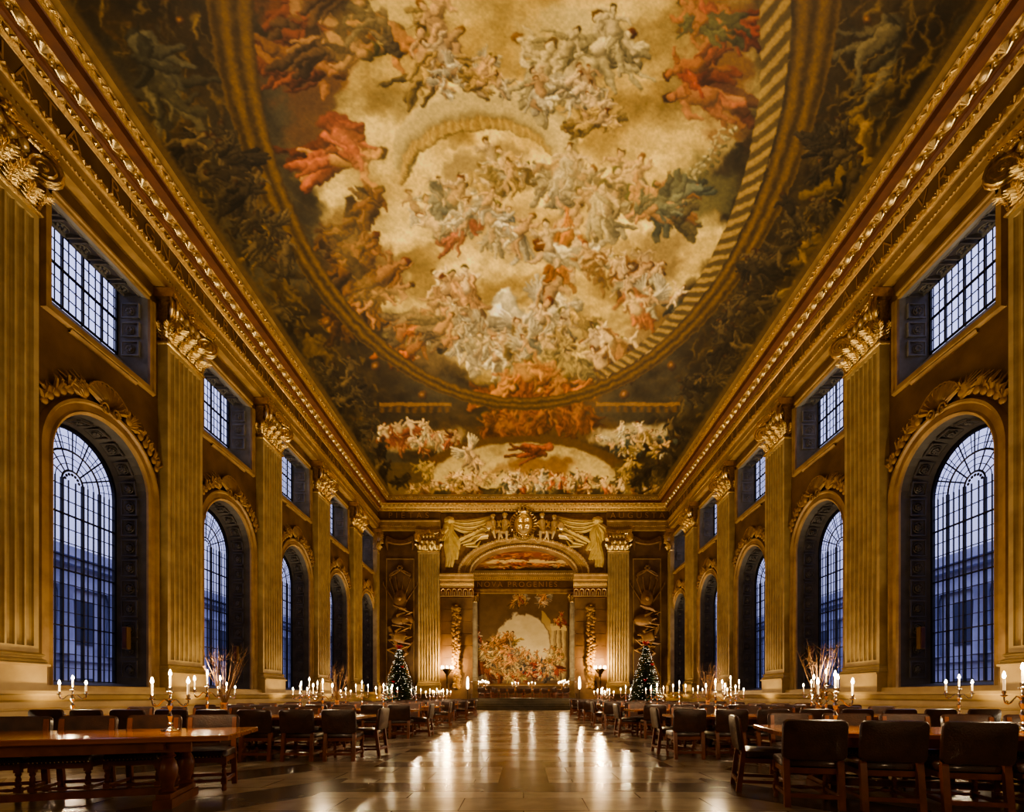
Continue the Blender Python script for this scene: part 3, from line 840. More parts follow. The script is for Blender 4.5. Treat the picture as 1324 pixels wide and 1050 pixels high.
def volute(m, c, R, xa, thick=.035, turns=2.3, flip=1):
    c = Vector(c); xa = Vector(xa)
    pts = []; rad = []
    n = 30
    for k in range(n+1):
        t = k/n; r = R*(1 - t)**.8 + .02; a = PI/2 + flip*(-1)*turns*2*PI*t
        pts.append(c + xa*r*math.cos(a) + Vector((0,0,1))*r*math.sin(a)); rad.append(thick*(1-.45*t))
    m.tube(pts, rad, 5)
    m.ball(c, .05, 6, 4)
def make_pilaster():
    root = empty('pilaster')
    hw = PW/2
    m = MB()
    m.box(-hw-.06, hw+.06, -.42, 0, 1.2, 1.74)
    m.box(-hw-.10, hw+.10, -.47, 0, 1.74, 1.79)
    m.build('plinth', ledge_m, root)
    m = MB()
    def belt(pr):   # profile (offset, z) wrapped round three sides
        for (o0, z0), (o1, z1) in zip(pr[:-1], pr[1:]):
            A = [(-hw-o0, 0, z0), (-hw-o0, -.3-o0, z0), (hw+o0, -.3-o0, z0), (hw+o0, 0, z0)]
            B = [(-hw-o1, 0, z1), (-hw-o1, -.3-o1, z1), (hw+o1, -.3-o1, z1), (hw+o1, 0, z1)]
            m.add(A+B, [(0,1,5,4),(1,2,6,5),(2,3,7,6)])
    belt([(.07,1.79),(.11,1.83),(.09,1.88),(.05,1.90),(.04,1.95),(.08,1.98),(.05,2.02),(0,2.04)])
    m.build('base_moulding', pil_m, root, True)
    # fluted shaft
    m = MB(); z0, z1 = 2.04, 11.72
    nf = 7; mg = .09; wf = (PW - 2*mg) / nf
    sec = [(-hw, 0), (-hw, -.3)]
    for k in range(nf):
        c = -hw + mg + wf*(k+.5); r = wf*.40
        for j in range(7):
            a = PI - PI*j/6
            sec.append((c + r*math.cos(a), -.3 + r*1.05*math.sin(a)))
    sec += [(hw, -.3), (hw, 0)]
    zz = [z0+.14, z1-.14]
    n = len(sec)
    m.add([(x, y, zz[0]) for x, y in sec] + [(x, y, zz[1]) for x, y in sec], [(i, i+1, n+i+1, n+i) for i in range(n-1)])
    m.box(-hw, hw, -.3, 0, z0, z0+.14); m.box(-hw, hw, -.3, 0, z1-.14, z1)
    m.build('shaft', pil_m, root)
    m = MB(); belt([(0,11.70),(.04,11.72),(.06,11.76),(.04,11.80),(0,11.82)]); m.build('astragal', gold_m, root, True)
    # capital
    cap = MB(); hc = hw - .02
    cap.box(-hc, hc, -.28, 0, 11.8, 13.1)
    cap = cap.build('capital', giltdark_m, root)
    m = MB()
    F_ = Vector((0,-1,0)); Xp = Vector((1,0,0))
    for k in range(4):
        acanthus(m, (-hc+.2+k*(2*hc-.4)/3, -.29, 11.82), F_, .40, .30, .10, Xp)
    for k in range(3):
        acanthus(m, (-hc+.38+k*(2*hc-.76)/2, -.29, 11.98), F_, .58, .32, .15, Xp)
    for sg in (-1, 1):
        dg = Vector((sg*.707, -.707, 0))
        acanthus(m, (sg*hc, -.29, 11.85), dg, .50, .22, .14, Vector((.707, sg*.707, 0)))
        acanthus(m, (sg*hc, -.1, 11.85), Vector((sg,0,0)), .5, .2, .10, Vector((0,1,0)))
    m.build('acanthus_leaves', gold_m, cap, True)
    for sg in (-1, 1):
        m = MB()
        cc = Vector((sg*(hc+.0), -.44, 12.72)); xa = Vector((sg*.707, -.707, 0)); nn = Vector((-sg*.707, -.707, 0))
        for s3 in (-1, 1): volute(m, cc + nn*.07*s3, .31, xa, .040, 2.4, 1)
        q0 = len(m.v); m.lathe([(.26,-.06),(.29,0),(.26,.06)], (0,0,0), 18)
        m.v[q0:] = [tuple(cc + xa*x + Vector((0,0,1))*y + nn*z) for x, y, z in m.v[q0:]]
        m.tube([(sg*.40, -.44, 13.02), (sg*(hc-.1), -.46, 13.03)], .045, 5)
        m.build('volute', gold_m, cap, True)
    m = MB()   # egg row
    for k in range(4):
        x = -.375 + k*.25
        m.ball((x, -.40, 12.86), .095, 8, 6, (.85, .8, 1.25))
        m.tube([(x-.11, -.38, 12.94), (x-.10, -.40, 12.82), (x, -.40, 12.70), (x+.10, -.40, 12.82), (x+.11, -.38, 12.94)], .018, 4)
    for k in range(16): m.ball((-.47+k*.063, -.40, 12.68), .026, 5, 3)
    m.build('egg_moulding', goldpale_m, cap, True)
    m = MB()   # abacus with concave sides and central flower
    N_ = 12; top = []; 
    for j in range(N_+1):
        t = -1 + 2*j/N_; top.append((t*(hc+.17), -.40 - .16*t*t))
    for j in range(N_):
        (xa, ya), (xb, yb) = top[j], top[j+1]
        for (z0_, z1_, o) in ((13.04,13.16,0),(13.16,13.30,.04)):
            m.hexa([(xa,ya-o,z0_),(xb,yb-o,z0_),(xb,0,z0_),(xa,0,z0_)], [(xa,ya-o-.02,z1_),(xb,yb-o-.02,z1_),(xb,0,z1_),(xa,0,z1_)])
    for k in range(24):
        t = -1 + 2*k/23; m.ball((t*(hc+.15), -.45-.16*t*t, 13.10), .03, 5, 3)
    for k in range(7):
        a = 2*PI*k/7; m.ball((.1*math.cos(a), -.48, 13.16+.1*math.sin(a)), .06, 6, 4)
    m.ball((0,-.52,13.16), .06, 6, 4)
    m.build('abacus', gold_m, cap, True)
    CH[cap] = list(cap.children)
    return root
pl = make_pilaster(); CH[pl] = list(pl.children)
first = True
for side in 'LR':
    for i, py in enumerate(PILS + [35.48]):
        o = pl if first else copy_tree(pl); first = False
        o.location, o.rotation_euler.z = wallpos(side, py)
        if i == 5: o.scale.x = .40
        if i < 5: lab = 'tall fluted pilaster with gilded capital, %s in line along the %s wall' % (NTH[i], SD[side])
        else: lab = 'half pilaster tucked in the far corner where the %s wall meets the end wall' % SD[side]
        tag(o, lab, 'pilaster', 'fluted pilasters round the hall')
for sg in (-1, 1):
    o = copy_tree(pl); o.location, o.rotation_euler.z = wallpos('E', sg*7.02)
    tag(o, 'fluted pilaster with gilded capital on the end wall, %s of the proscenium arch' % ('left' if sg < 0 else 'right'), 'pilaster', 'fluted pilasters round the hall')

# ------------------------------------------------------------------ entablature
# profile: distance from wall plane into the room (positive) and z
def entablature(name, length, side, x_from, x_to, mitre=True, parts=True):
    """runs along local x; local -y is into the room; wall plane at y=0"""
    root = empty(name); root['kind'] = 'structure'
    a, b = x_from, x_to
    P = lambda pr: [(-d, z) for d, z in pr]
    m = MB(); m.extrude_profile(P([(.0,13.33),(.32,13.33),(.32,13.58),(.35,13.60),(.35,13.84),(.38,13.86)]), a, b); m.build('architrave', trim_m, root)
    m = MB(); m.extrude_profile(P([(.38,13.86),(.42,13.90),(.44,14.0),(.40,14.06),(.30,14.08)]), a, b); m.build('architrave_moulding', giltdark_m, root, True)
    m = MB(); m.extrude_profile(P([(.30,14.08),(.30,14.68)]), a, b); m.build('frieze', wall_m, root)
    m = MB(); m.extrude_profile(P([(.30,14.68),(.33,14.70),(.42,14.80),(.46,14.88)]), a, b); m.build('bed_moulding', giltdark_m, root, True)
    m = MB(); m.extrude_profile(P([(.46,14.88),(.56,14.90),(.58,14.94),(.62,14.94)]), a, b); m.build('fillet', brown_m, root)
    m = MB(); m.extrude_profile(P([(.62,14.94),(.60,15.0),(.66,15.12),(.76,15.16)]), a, b); m.build('ovolo', giltdark_m, root, True)
    m = MB(); m.extrude_profile(P([(.76,15.16),(1.02,15.18),(1.03,15.36),(1.06,15.38)]), a, b); m.build('corona', brown_m, root)
    m = MB(); m.extrude_profile(P([(1.06,15.38),(1.10,15.46),(1.17,15.54)]), a, b); m.build('cymatium', giltdark_m, root, True)
    m = MB(); m.extrude_profile(P([(1.17,15.54),(1.20,15.55),(1.20,15.62),(1.25,15.70),(1.27,15.80)]), a, b); m.build('crown_moulding', trim_m, root, True)
    # enrichments
    m = MB(); n = int((b-a)/.4525)
    for k in range(n):
        x = a + (b-a)*(k+.5)/n
        if k % 2 == 0:
            m.ball((x, -.70, 15.03), .11, 8, 6, (1.15,.8,1.0))
        else:
            for q in range(5):
                t = (q-2)*.34; m.tube([(x, -.66, 14.94), (x + .13*math.sin(t), -.74, 14.95 + .15*math.cos(t))], [.02,.04], 5)
        m.tube([(x-.15, -.67, 15.08), (x-.14, -.68, 14.97), (x, -.66, 14.92), (x+.14, -.68, 14.97), (x+.15, -.67, 15.08)], .022, 4)
        xx = x + (b-a)/n/2
        m.ball((xx, -.68, 15.03), .045, 6, 4); m.ball((xx, -.68, 14.95), .03, 5, 3); m.ball((xx, -.70, 15.11), .03, 5, 3)
    m.build('egg_and_shell_row', goldpale_m, root, True)
    R = random.Random(5)
    def leafrow(nm, d, z, step, size, mt, slant=.5):
        m = MB(); n = int((b-a)/step)
        for k in range(n):
            x = a + step*(k+.5)
            s1 = 1 if k % 2 else -1
            m.tube([(x-step*.42, -d, z - s1*size*.5), (x, -d-size*.35, z + s1*size*.15), (x+step*.42, -d, z + s1*size*.5)], [size*.12, size*.34, size*.08], 4)
            m.ball((x + step*.25, -d-size*.2, z - s1*size*.35), size*.2, 4, 3)
        m.build(nm, mt, root, True)
    leafrow('leaf_band', 1.15, 15.47, .21, .11, gold_m)
    leafrow('foliage_band', .42, 14.79, .17, .12, gold_m)
    leafrow('guilloche_band', .44, 13.97, .16, .11, giltdark_m)
    m = MB(); n = int((b-a)/.11)
    for k in range(n): m.ball((a + (k+.5)*.11, -.36, 13.60), .032, 5, 3)
    m.build('bead_row', giltdark_m, root, True)
    m = MB(); m.extrude_profile(P([(.31,14.66),(.335,14.675),(.31,14.69)]), a, b); m.build('gilt_fillet', goldpale_m, root)
    return root
for side in 'LR':
    a, b = (YB, LY-.05) if side == 'L' else (-(LY-.05), -YB)
    a, b = (6.0, WY-.3) if side == 'L' else (-(WY-.3), -6.0)
    e = entablature('trim_1' if side == 'L' else 'trim_2', 0, side, a, b)
    e.location, e.rotation_euler.z = (-WX if side == 'L' else WX, 0, 0), (PI/2 if side == 'L' else -PI/2)
# end wall: cornice right across, architrave and frieze only over the flanking pilasters
def end_entablature():
    root = empty('trim_3', (0, WY, 0)); root['kind'] = 'structure'
    P = lambda pr: [(-d, z) for d, z in pr]
    a, b = -LX-1.0, LX+1.0
    off = -.42
    def run(nm, pr, mt, spans, sm_=False):
        m = MB()
        for (p, q) in spans:
            m.extrude_profile(P(pr), p, q)
            for xx in (p, q):
                m.add([(xx, -d, z) for d, z in pr] + [(xx, 0, pr[-1][1]), (xx, 0, pr[0][1])], [tuple(range(len(pr)+2))])
        return m.build(nm, mt, root, sm_)
    full = [(a, b)]; fl = [(-10.8,-6.15),(6.15,10.8)]
    run('architrave', [(.0,13.33),(.34,13.33),(.34,13.60),(.37,13.62),(.37,13.92),(.44,13.96),(.44,14.04)], trim_m, fl)
    run('frieze', [(.34,14.04),(.34,14.70)], wall_m, fl)
    run('bed_moulding', [(.2,14.66),(.36,14.70),(.42,14.80),(.46,14.88)], giltdark_m, full)
    run('ovolo', [(.46,14.88),(.58,14.94),(.66,15.12),(.76,15.16)], giltdark_m, full)
    run('corona', [(.5,15.16),(.74,15.18),(.75,15.36),(.77,15.38)], brown_m, full)
    run('cymatium', [(.77,15.38),(.80,15.50),(.85,15.56),(.86,15.80)], trim_m, full)
    for nm, d, z, r, st, mt in (('egg_row', .68, 15.03, .075, .32, goldpale_m), ('bead_row', .43, 14.79, .06, .22, gold_m), ('leaf_band', .83, 15.46, .055, .18, gold_m)):
        m = MB(); n = int((b-a)/st)
        for k in range(n): m.ball((a + (k+.5)*st, -d, z), r*(1 if k % 3 else 1.25), 6, 4)
        m.build(nm, mt, root, True)
    m = MB()
    for (p, q) in fl:
        for k in range(int((q-p)/.16)): m.ball((p+.08+k*.16, -.38, 13.61), .035, 5, 3)
    m.build('bead_moulding', giltdark_m, root)
    return root
ee = end_entablature()

def lettering(txt, size, loc, rz, parent, m=goldpale_m, spacing=1.0, align='LEFT', ext=.008):
    cu = bpy.data.curves.new('frieze_lettering', 'FONT'); cu.body = txt; cu.size = size; cu.extrude = ext; cu.space_character = spacing
    cu.align_x = align; cu.align_y = 'CENTER'; cu.offset = -.006
    cu.materials.append(m)
    o = bpy.data.objects.new('frieze_lettering', cu); C.objects.link(o)
    o.location = loc; o.rotation_euler = (PI/2, 0, rz)
    if parent is not None: o.parent = parent
    return o
letter_m = mat('gilt_lettering', rgb(176,134,66), .45, .3)
tl = bpy.data.objects['trim_1']; tr = bpy.data.objects['trim_2']
# (children of rotated trims: local x runs along the wall)
def letters_run(txt, u0, step, parent, size=.58):
    for k, ch in enumerate(txt):
        if ch == ' ': continue
        lettering(ch, size, (u0 + step*k, -.312, 14.38), 0, parent, letter_m, align='CENTER')
letters_run('DESTINATA REGNANTIBVS GVLIELMO ET MARIA', 12.62 - .58*10, .58, tl)
letters_run('VT HABITENT SECVRE ET PVBLICE ALANTVR', -34.6, .62, tr)
lettering('PIETAS', .62, (-8.5, -.36, 14.38), 0, ee, letter_m, 1.75, 'CENTER')
lettering('AUGUSTA', .62, (8.42, -.36, 14.38), 0, ee, letter_m, 1.65, 'CENTER')

# ------------------------------------------------------------------ end wall with the proscenium opening
OPW, OPZ, OPR = 3.93, 10.16, 2.02
def opening_pts(k=1.0, add=0):
    p = [(-OPW-add, 0), (OPW+add, 0)]
    for j in range(25):
        a = PI*j/24; p.append(((OPW+add)*math.cos(a), OPZ + (OPR+add)*math.sin(a)))
    return p
m = MB()
loops = [[Vector((x, z, 0)) for x, z in lp] for lp in ([(-WX-.2,0),(WX+.2,0),(WX+.2,ZC+.2),(-WX-.2,ZC+.2)], [(x, max(z, .001)) for x, z in opening_pts()])]
flat = [p for lp in loops for p in lp]
m.add([(p.x, WY, p.y) for p in flat], tessellate_polygon(loops))
strip(m, opening_pts(), opening_pts(), WY, WY+1.0)
o = m.build('wall_end', wall_m); o['kind'] = 'structure'
# back wall behind the viewer
m = MB(); m.box(-WX-.3, WX+.3, YB-.3, YB, 0, ZC+.2); o = m.build('wall_back', wall_m); o['kind'] = 'structure'

# golden painted field of the spandrels
m = MB()
sp = [(-6.15,10.1),(-OPW-.95,10.1)] + [((OPW+.95)*math.cos(PI-PI*k/30), OPZ + (OPR+.62)*math.sin(PI-PI*k/30)) for k in range(31)] + [(6.15,10.1),(6.15,14.68),(-6.15,14.68)]
m.add([(x, WY-.03, z) for x, z in sp], tessellate_polygon([[Vector((x, z, 0)) for x, z in sp]]))
o = m.build('trim_7', relief_m); o['kind'] = 'structure'
# gilded arch band
def halfell(a, b, n=40): return [(a*math.cos(PI*k/n), b*math.sin(PI*k/n)) for k in range(n+1)]
root = empty('proscenium_arch', (0, WY, OPZ)); tag(root, 'gilded elliptical arch moulding over the opening in the end wall', 'arch')
m = MB(); vs = []; fs = []; n = 40
def ellip_band(m, a0, b0, a1, b1, d0, d1):
    A = halfell(a0, b0); B = halfell(a1, b1); N = len(A)
    m.add([(x, -d0, z) for x, z in A] + [(x, -d1, z) for x, z in B], [(i, N+i, N+i+1, i+1) for i in range(N-1)])
ellip_band(m, OPW, OPR, OPW, OPR, -.05, .12); ellip_band(m, OPW, OPR, OPW+.12, OPR+.1, .12, .18); ellip_band(m, OPW+.12, OPR+.1, OPW+.16, OPR+.13, .18, .10)
ellip_band(m, OPW+.16, OPR+.13, OPW+.72, OPR+.48, .10, .16); ellip_band(m, OPW+.72, OPR+.48, OPW+.78, OPR+.53, .16, .26); ellip_band(m, OPW+.78, OPR+.53, OPW+.98, OPR+.66, .26, .26); ellip_band(m, OPW+.98, OPR+.66, OPW+1.0, OPR+.68, .26, 0)
m.build('arch_band', trim_m, root, True)
for nm, da, db, r, cnt, d in (('outer_leaf_row', .88, .6, .10, 84, .28), ('inner_leaf_row', .06, .05, .085, 72, .19), ('bead_row', .45, .32, .028, 130, .14)):
    m = MB()
    for k in range(cnt):
        a = PI*(k+.5)/cnt; m.ball(((OPW+da)*math.cos(a), -d, (OPR+db)*math.sin(a)), r*(1 if k % 2 else .7), 5, 4, (1,.6,1))
    m.build(nm, goldpale_m, root, True)

# impost entablature between pilasters and opening
for sg in (-1, 1):
    root = empty('impost_entablature', (0, WY, 0)); tag(root, 'gilded impost cornice with arcaded frieze, %s of the end wall opening' % ('left' if sg < 0 else 'right'), 'cornice', 'impost cornices')
    x0, x1 = sorted((sg*3.7, sg*6.2))
    def ex(nm, pr, mt, smo=False):
        m = MB(); pr = [(-d, z) for d, z in pr]; m.extrude_profile(pr, x0, x1)
        for xx in (x0, x1): m.add([(xx, y, z) for y, z in pr] + [(xx, 0, pr[-1][1]), (xx, 0, pr[0][1])], [tuple(range(len(pr)+2))])
        m.add([(x0, pr[-1][0], pr[-1][1]), (x1, pr[-1][0], pr[-1][1]), (x1, .0, pr[-1][1]), (x0, .0, pr[-1][1])], [(0,1,2,3)])
        return m.build(nm, mt, root, smo)
    ex('cornice', [(.0,9.50),(.28,9.54),(.30,9.62),(.48,9.66),(.50,9.86),(.56,10.0),(.56,10.08)], trim_m)
    ex('bed_moulding', [(0,9.2),(.2,9.22),(.26,9.38),(.26,9.50)], giltdark_m)
    ex('frieze', [(0,8.42),(.12,8.44),(.12,9.2)], brown_m)
    m = MB()
    L = x1 - x0; n = 6
    for k in range(n):
        c = x0 + L*(k+.5)/n; w = L/n*.36
        m.tube([(c-w, -.14, 8.52), (c-w, -.14, 8.85)] + [(c - w*math.cos(PI*j/8), -.14, 8.85 + w*math.sin(PI*j/8)) for j in range(9)] + [(c+w, -.14, 8.52)], .025, 4)
        m.box(c-.03, c+.03, -.15, -.12, 8.52, 8.8)
    m.box(x0, x1, -.15, -.11, 9.12, 9.18); m.box(x0, x1, -.15, -.11, 8.44, 8.50)
    for k in range(24): m.ball((x0 + L*(k+.5)/24, -.27, 9.44), .045, 5, 3); m.ball((x0 + L*(k+.5)/24, -.54, 9.96), .04, 5, 3)
    m.build('arcaded_ornament', goldpale_m, root, True)
    # coursed stone band + vertical garland
    m = MB()
    for k in range(8):
        z = 1.2 + k*.9; m.box(x0+.1, x1-.1, WY-.04, WY+.0, z+.02, z+.88)
    o = m.build('trim_4' if sg < 0 else 'trim_5', wall_m); o['kind'] = 'structure'
    g = MB(); R = random.Random(9)
    gx = sg*5.0
    z = 1.7
    while z < 7.7:
        r = R.uniform(.14, .2)
        for q in range(5):
            a = R.uniform(0, 2*PI); g.ball((gx + .2*math.cos(a) + .05*math.sin(z*3), WY-.14-R.uniform(0,.1), z + .12*math.sin(a)), r*R.uniform(.6,1), 7, 5, (1,.8,1))
        for q in range(4):
            a = R.uniform(-.6, 3.7); g.tube([(gx, WY-.1, z), (gx+.22*math.cos(a), WY-.24, z+.16*math.sin(a)), (gx+.4*math.cos(a), WY-.1, z+.26*math.sin(a))], [.08,.07,.01], 5)
        z += .27
    o = g.build('carved_garland', relief_m, None, True)
    tag(o, 'long vertical carved garland of fruit on the end wall, %s of the opening' % ('left' if sg < 0 else 'right'), 'garland', 'vertical garlands')

# trophies of arms on the outer panels of the end wall
for sg in (-1, 1):
    root = empty('trophy_relief', (sg*9.2, WY, 0)); tag(root, 'tall carved trophy of arms with ribbons on the end wall panel, far %s corner' % ('left' if sg < 0 else 'right'), 'relief', 'trophy panels')
    m = MB(); m.sweep_xz([(-1.05,1.6),(1.05,1.6),(1.05,11.3),(-1.05,11.3)], [(0,0),(0,-.06),(.06,-.06),(.06,0)], True); m.build('panel_frame', trim_m, root)
    m = MB(); R = random.Random(21)
    for s2 in (-1, 1):
        m.tube([(s2*(.05 + .75*math.sin(t/14*PI*1.6)), -.08, 10.4 - .3*math.sin(t/14*PI*2.2) - .03*t) for t in range(15)], .055, 5)
    for q in range(6): m.ball((.14*math.cos(q*PI/3), -.1, 10.6+.14*math.sin(q*PI/3)), .1, 6, 4)
    m.build('ribbon', relief2_m, root, True)
    m = MB()
    for s2, a in ((-1,.35),(1,.35),(-1,.6),(1,.62),(-1,.15),(1,.12)):
        m.tube([(-s2*.1, -.08, 7.2), (s2*2.2*math.sin(a), -.1, 7.2+2.6*math.cos(a))], [.045,.03], 5)
        m.ball((s2*2.2*math.sin(a), -.1, 7.2+2.6*math.cos(a)+.1), .08, 5, 4, (.6,.6,2))
    m.tube([(sg*-.7,-.1,2.4),(sg*.8,-.12,6.2)], [.1,.16], 8)
    m.tube([(sg*.9,-.1,2.6),(sg*-.3,-.12,5.2)], [.06,.06], 6)
    m.build('spears_and_cannon', relief2_m, root, True)
    m = MB(); m.ball((0,-.05,8.2), .62, 14, 8, (.8,.32,1.25)); m.ball((0,-.2,8.3), .2, 8, 6); m.ball((sg*-.2,-.05,6.7), .75, 14, 8, (1.15,.35,.62)); m.build('shield', relief2_m, root, True)
    m = MB()
    m.lathe([(.42,-.42),(.45,-.38),(.41,-.3),(.41,.3),(.45,.38),(.42,.42)], (0,0,0), 14); m.xf(Matrix.Translation((0,-.12,5.4)) @ Matrix.Rotation(1.35*sg, 4, 'Y') @ Matrix.Diagonal((1,.45,1,1)))
    m.build('drum', relief2_m, root, True)
    m = MB()
    for q in range(16):
        t = q/15; a = R.uniform(-.6,.6)
        m.tube([(R.uniform(-.6,.6), -.08, 4.2+t*3.6), (R.uniform(-.9,.9), -.22, 4.0+t*3.5), (R.uniform(-.9,.9), -.06, 3.6+t*3.4)], [.09,.13,.02], 5)
    m.build('drapery', relief2_m, root, True)
    # small swag over the panel
    m = MB()
    for k in range(4): m.tube([(-.95+1.9*t/10, -.1-.02*k, 12.9-.12*k - (.35-.05*k)*math.sin(PI*t/10)) for t in range(11)], .09, 6)
    for s2 in (-1, 1): m.tube([(s2*.95,-.1,12.9),(s2*1.0,-.14,12.4),(s2*.93,-.1,11.9)], [.1,.13,.03], 6)
    o = m.build('carved_swag', relief2_m, None, True, (sg*9.2, WY, 0)); tag(o, 'carved cloth swag above the trophy panel, %s end of the end wall' % ('left' if sg < 0 else 'right'), 'swag', 'small swags')

# knotted drapery beside the arch
for sg in (-1, 1):
    root = empty('painted_drapery', (0, WY, 0)); tag(root, 'large knotted golden drapery in the spandrel, %s of the royal arms' % ('left' if sg < 0 else 'right'), 'drapery', 'spandrel draperies')
    m = MB(); R = random.Random(4)
    for k in range(6):      # swag from the knot to the arms
        m.tube([(sg*(5.5-3.3*t/12), -.12-.03*(k % 2), 14.1 - .07*k + .35*(t/12)**1.5 - (.18+.09*k)*math.sin(PI*t/12)) for t in range(13)], [.07+.11*math.sin(PI*min(1,(t+1)/13)) for t in range(13)], 6)
    m.build('swag', drape_m, root, True)
    m = MB(); 
    for q in range(7): a = q*.9; m.tube([(sg*5.5+.34*math.cos(a), -.15, 14.05+.26*math.sin(a)), (sg*5.5, -.32, 14.05), (sg*5.5+.34*math.cos(a+2.4), -.15, 14.05+.26*math.sin(a+2.4))], [.14,.17,.14], 6)
    m.build('knot', drape_m, root, True)
    m = MB()
    ends = [(-.45,11.9),(-.1,12.2),(.25,12.6),(-.3,11.2),(.05,10.6),(.4,13.1)]
    for dx, ze in ends:     # falling tails with zigzag hem
        x0_ = sg*5.5; n_ = 10; wv = R.uniform(0, 6)
        for off in (-.13, 0, .13):
            m.tube([(x0_ - sg*(-dx)*t/n_*1.2 + off*t/n_*1.6 + .10*math.sin(wv+t*.9), -.14-.06*math.sin(off*9), 14.0 + (ze-14.0)*t/n_) for t in range(n_+1)], [.08+.15*math.sin(PI*(t+.6)/(n_+1.4)) for t in range(n_+1)], 6)
    m.build('hanging_tail', drape_m, root, True)
    m = MB()                # flags and trumpets bundled behind
    for k in range(5):
        a = .25 + k*.28; m.tube([(sg*4.5,-.08,12.6),(sg*(4.5-1.9*math.cos(a)),-.14,12.6+1.2*math.sin(a))], [.06,.17], 6)
    for k in range(4):
        m.tube([(sg*(4.9-.2*k),-.1,12.5-.1*k),(sg*(4.2-.25*k),-.2,12.9-.25*k),(sg*(3.5-.1*k),-.1,13.5-.3*k)], [.06,.16,.04], 6)
    for k in range(6):
        m.tube([(sg*(5.1-.3*k),-.10,12.4+.16*k),(sg*(4.6-.3*k),-.2,12.75+.14*k),(sg*(3.9-.28*k),-.1,12.9+.1*k)], [.10,.20,.05], 6)
    m.build('flag_bundle', drape_m, root, True)

# coat of arms
def body(m, x, z, h, lean, y=-.35, tail=True):
    """seated supporter figure carved in the round"""
    m.tube([(x, y, z), (x+lean*.1*h, y-.04, z+.28*h), (x+lean*.16*h, y-.02, z+.55*h), (x+lean*.14*h, y, z+.68*h)], [.16*h, .15*h, .19*h, .08*h], 8)
    m.ball((x+lean*.14*h, y-.04, z+.80*h), .105*h, 8, 6, (1,1,1.2))
    for k in range(5): m.ball((x+lean*.14*h+.09*h*math.cos(k*.9), y, z+(.9+.04*math.sin(k))*h), .055*h, 5, 4)
    for s2 in (-1, 1):
        m.tube([(x+s2*.17*h, y, z+.58*h), (x+s2*.3*h, y-.1, z+.36*h), (x+s2*.16*h, y-.2, z+.24*h)], [.065*h,.055*h,.04*h], 6)
        m.tube([(x+s2*.07*h, y-.05, z+.02*h), (x+s2*.16*h-lean*.18*h, y-.3, z-.02*h), (x+s2*.2*h-lean*.42*h, y-.15, z-.38*h)], [.11*h,.09*h,.045*h], 7)
root = empty('coat_of_arms', (0, WY-.05, 0)); tag(root, 'large carved and gilded royal coat of arms crowning the proscenium arch', 'coat of arms')
m = MB()
m.ball((0,-.45,13.65), .78, 18, 10, (.88,.32,1.06))
m.build('shield', goldpale_m, root, True)
m = MB()
m.tube([(.62*math.cos(2*PI*k/28), -.62, 13.65+.76*math.sin(2*PI*k/28)) for k in range(29)], .05, 6)
m.box(-.02,.02,-.74,-.66,13.1,14.2); m.box(-.45,.45,-.74,-.66,13.63,13.67)
for (x, z) in ((-.24,13.9),(.24,13.9),(-.24,13.4),(.24,13.4)):
    for k in range(3):
        m.tube([(x-.13, -.70, z+.1-.1*k), (x, -.76, z+.13-.1*k), (x+.13, -.70, z+.1-.1*k)], .022, 4)
m.build('shield_charges', gold_m, root, True)
m = MB()
m.lathe([(.30,0),(.34,.05),(.33,.12),(.30,.14)], (0,-.5,14.45), 14)
for k in range(5):
    a = PI*k/4; m.tube([(.32*math.cos(a), -.5-.2*math.sin(a), 14.58), (.36*math.cos(a), -.5-.25*math.sin(a), 14.82), (0, -.5, 14.98)], [.04,.045,.03], 5)
    m.ball((.33*math.cos(a), -.5-.22*math.sin(a), 14.66), .06, 6, 4)
m.ball((0,-.5,15.05), .08, 7, 5); m.box(-.02,.02,-.52,-.48,15.1,15.28); m.box(-.07,.07,-.52,-.48,15.17,15.21)
m.build('crown', goldpale_m, root, True)
m = MB(); R = random.Random(8)
for k in range(26):
    a = 2*PI*k/26
    if .35 < a < 2.8 and abs(a-PI/2) < .35: continue
    r = .88; x, z = r*math.cos(a), 13.72 + 1.05*r*math.sin(a)
    m.tube([(x*.85, -.45, 13.72+(z-13.72)*.85), (x*1.08, -.6, z), (x*1.16+.12*math.cos(a+1.3), -.4, z+.14*math.sin(a+1.3))], [.07,.08,.02], 5)
    m.ball((x*1.1, -.5, z), .07, 5, 4)
m.build('mantling', gold_m, root, True)
m = MB(); pts = [(-.75+1.5*t/14, -.6-.12*math.sin(PI*t/14), 12.85 - .42*math.sin(PI*t/14)) for t in range(15)]
for j in range(14):
    (xa,ya,za),(xb,yb,zb) = pts[j], pts[j+1]; m.hexa([(xa,ya,za-.11),(xb,yb,zb-.11),(xb,yb+.08,zb-.11),(xa,ya+.08,za-.11)], [(xa,ya,za+.11),(xb,yb,zb+.11),(xb,yb+.08,zb+.11),(xa,ya+.08,za+.11)])
sc = m.build('motto_ribbon', goldpale_m, root)
m = MB()
for j in range(2, 13):
    x, y, z = pts[j]; m.box(x-.012, x+.012, y-.02, y, z-.05, z+.05); m.box(x-.012, x+.03, y-.02, y, z+.03, z+.05)
m.build('motto_marks', bronze_m, sc)
for (x, z, h, ln) in ((-2.15,13.15,1.35,-.6),(-1.42,13.1,1.5,.2),(1.42,13.1,1.5,-.2),(2.15,13.1,1.35,.6)):
    m = MB(); body(m, x, z, h, ln)
    m.build('supporter_figure', goldpale_m, root, True)
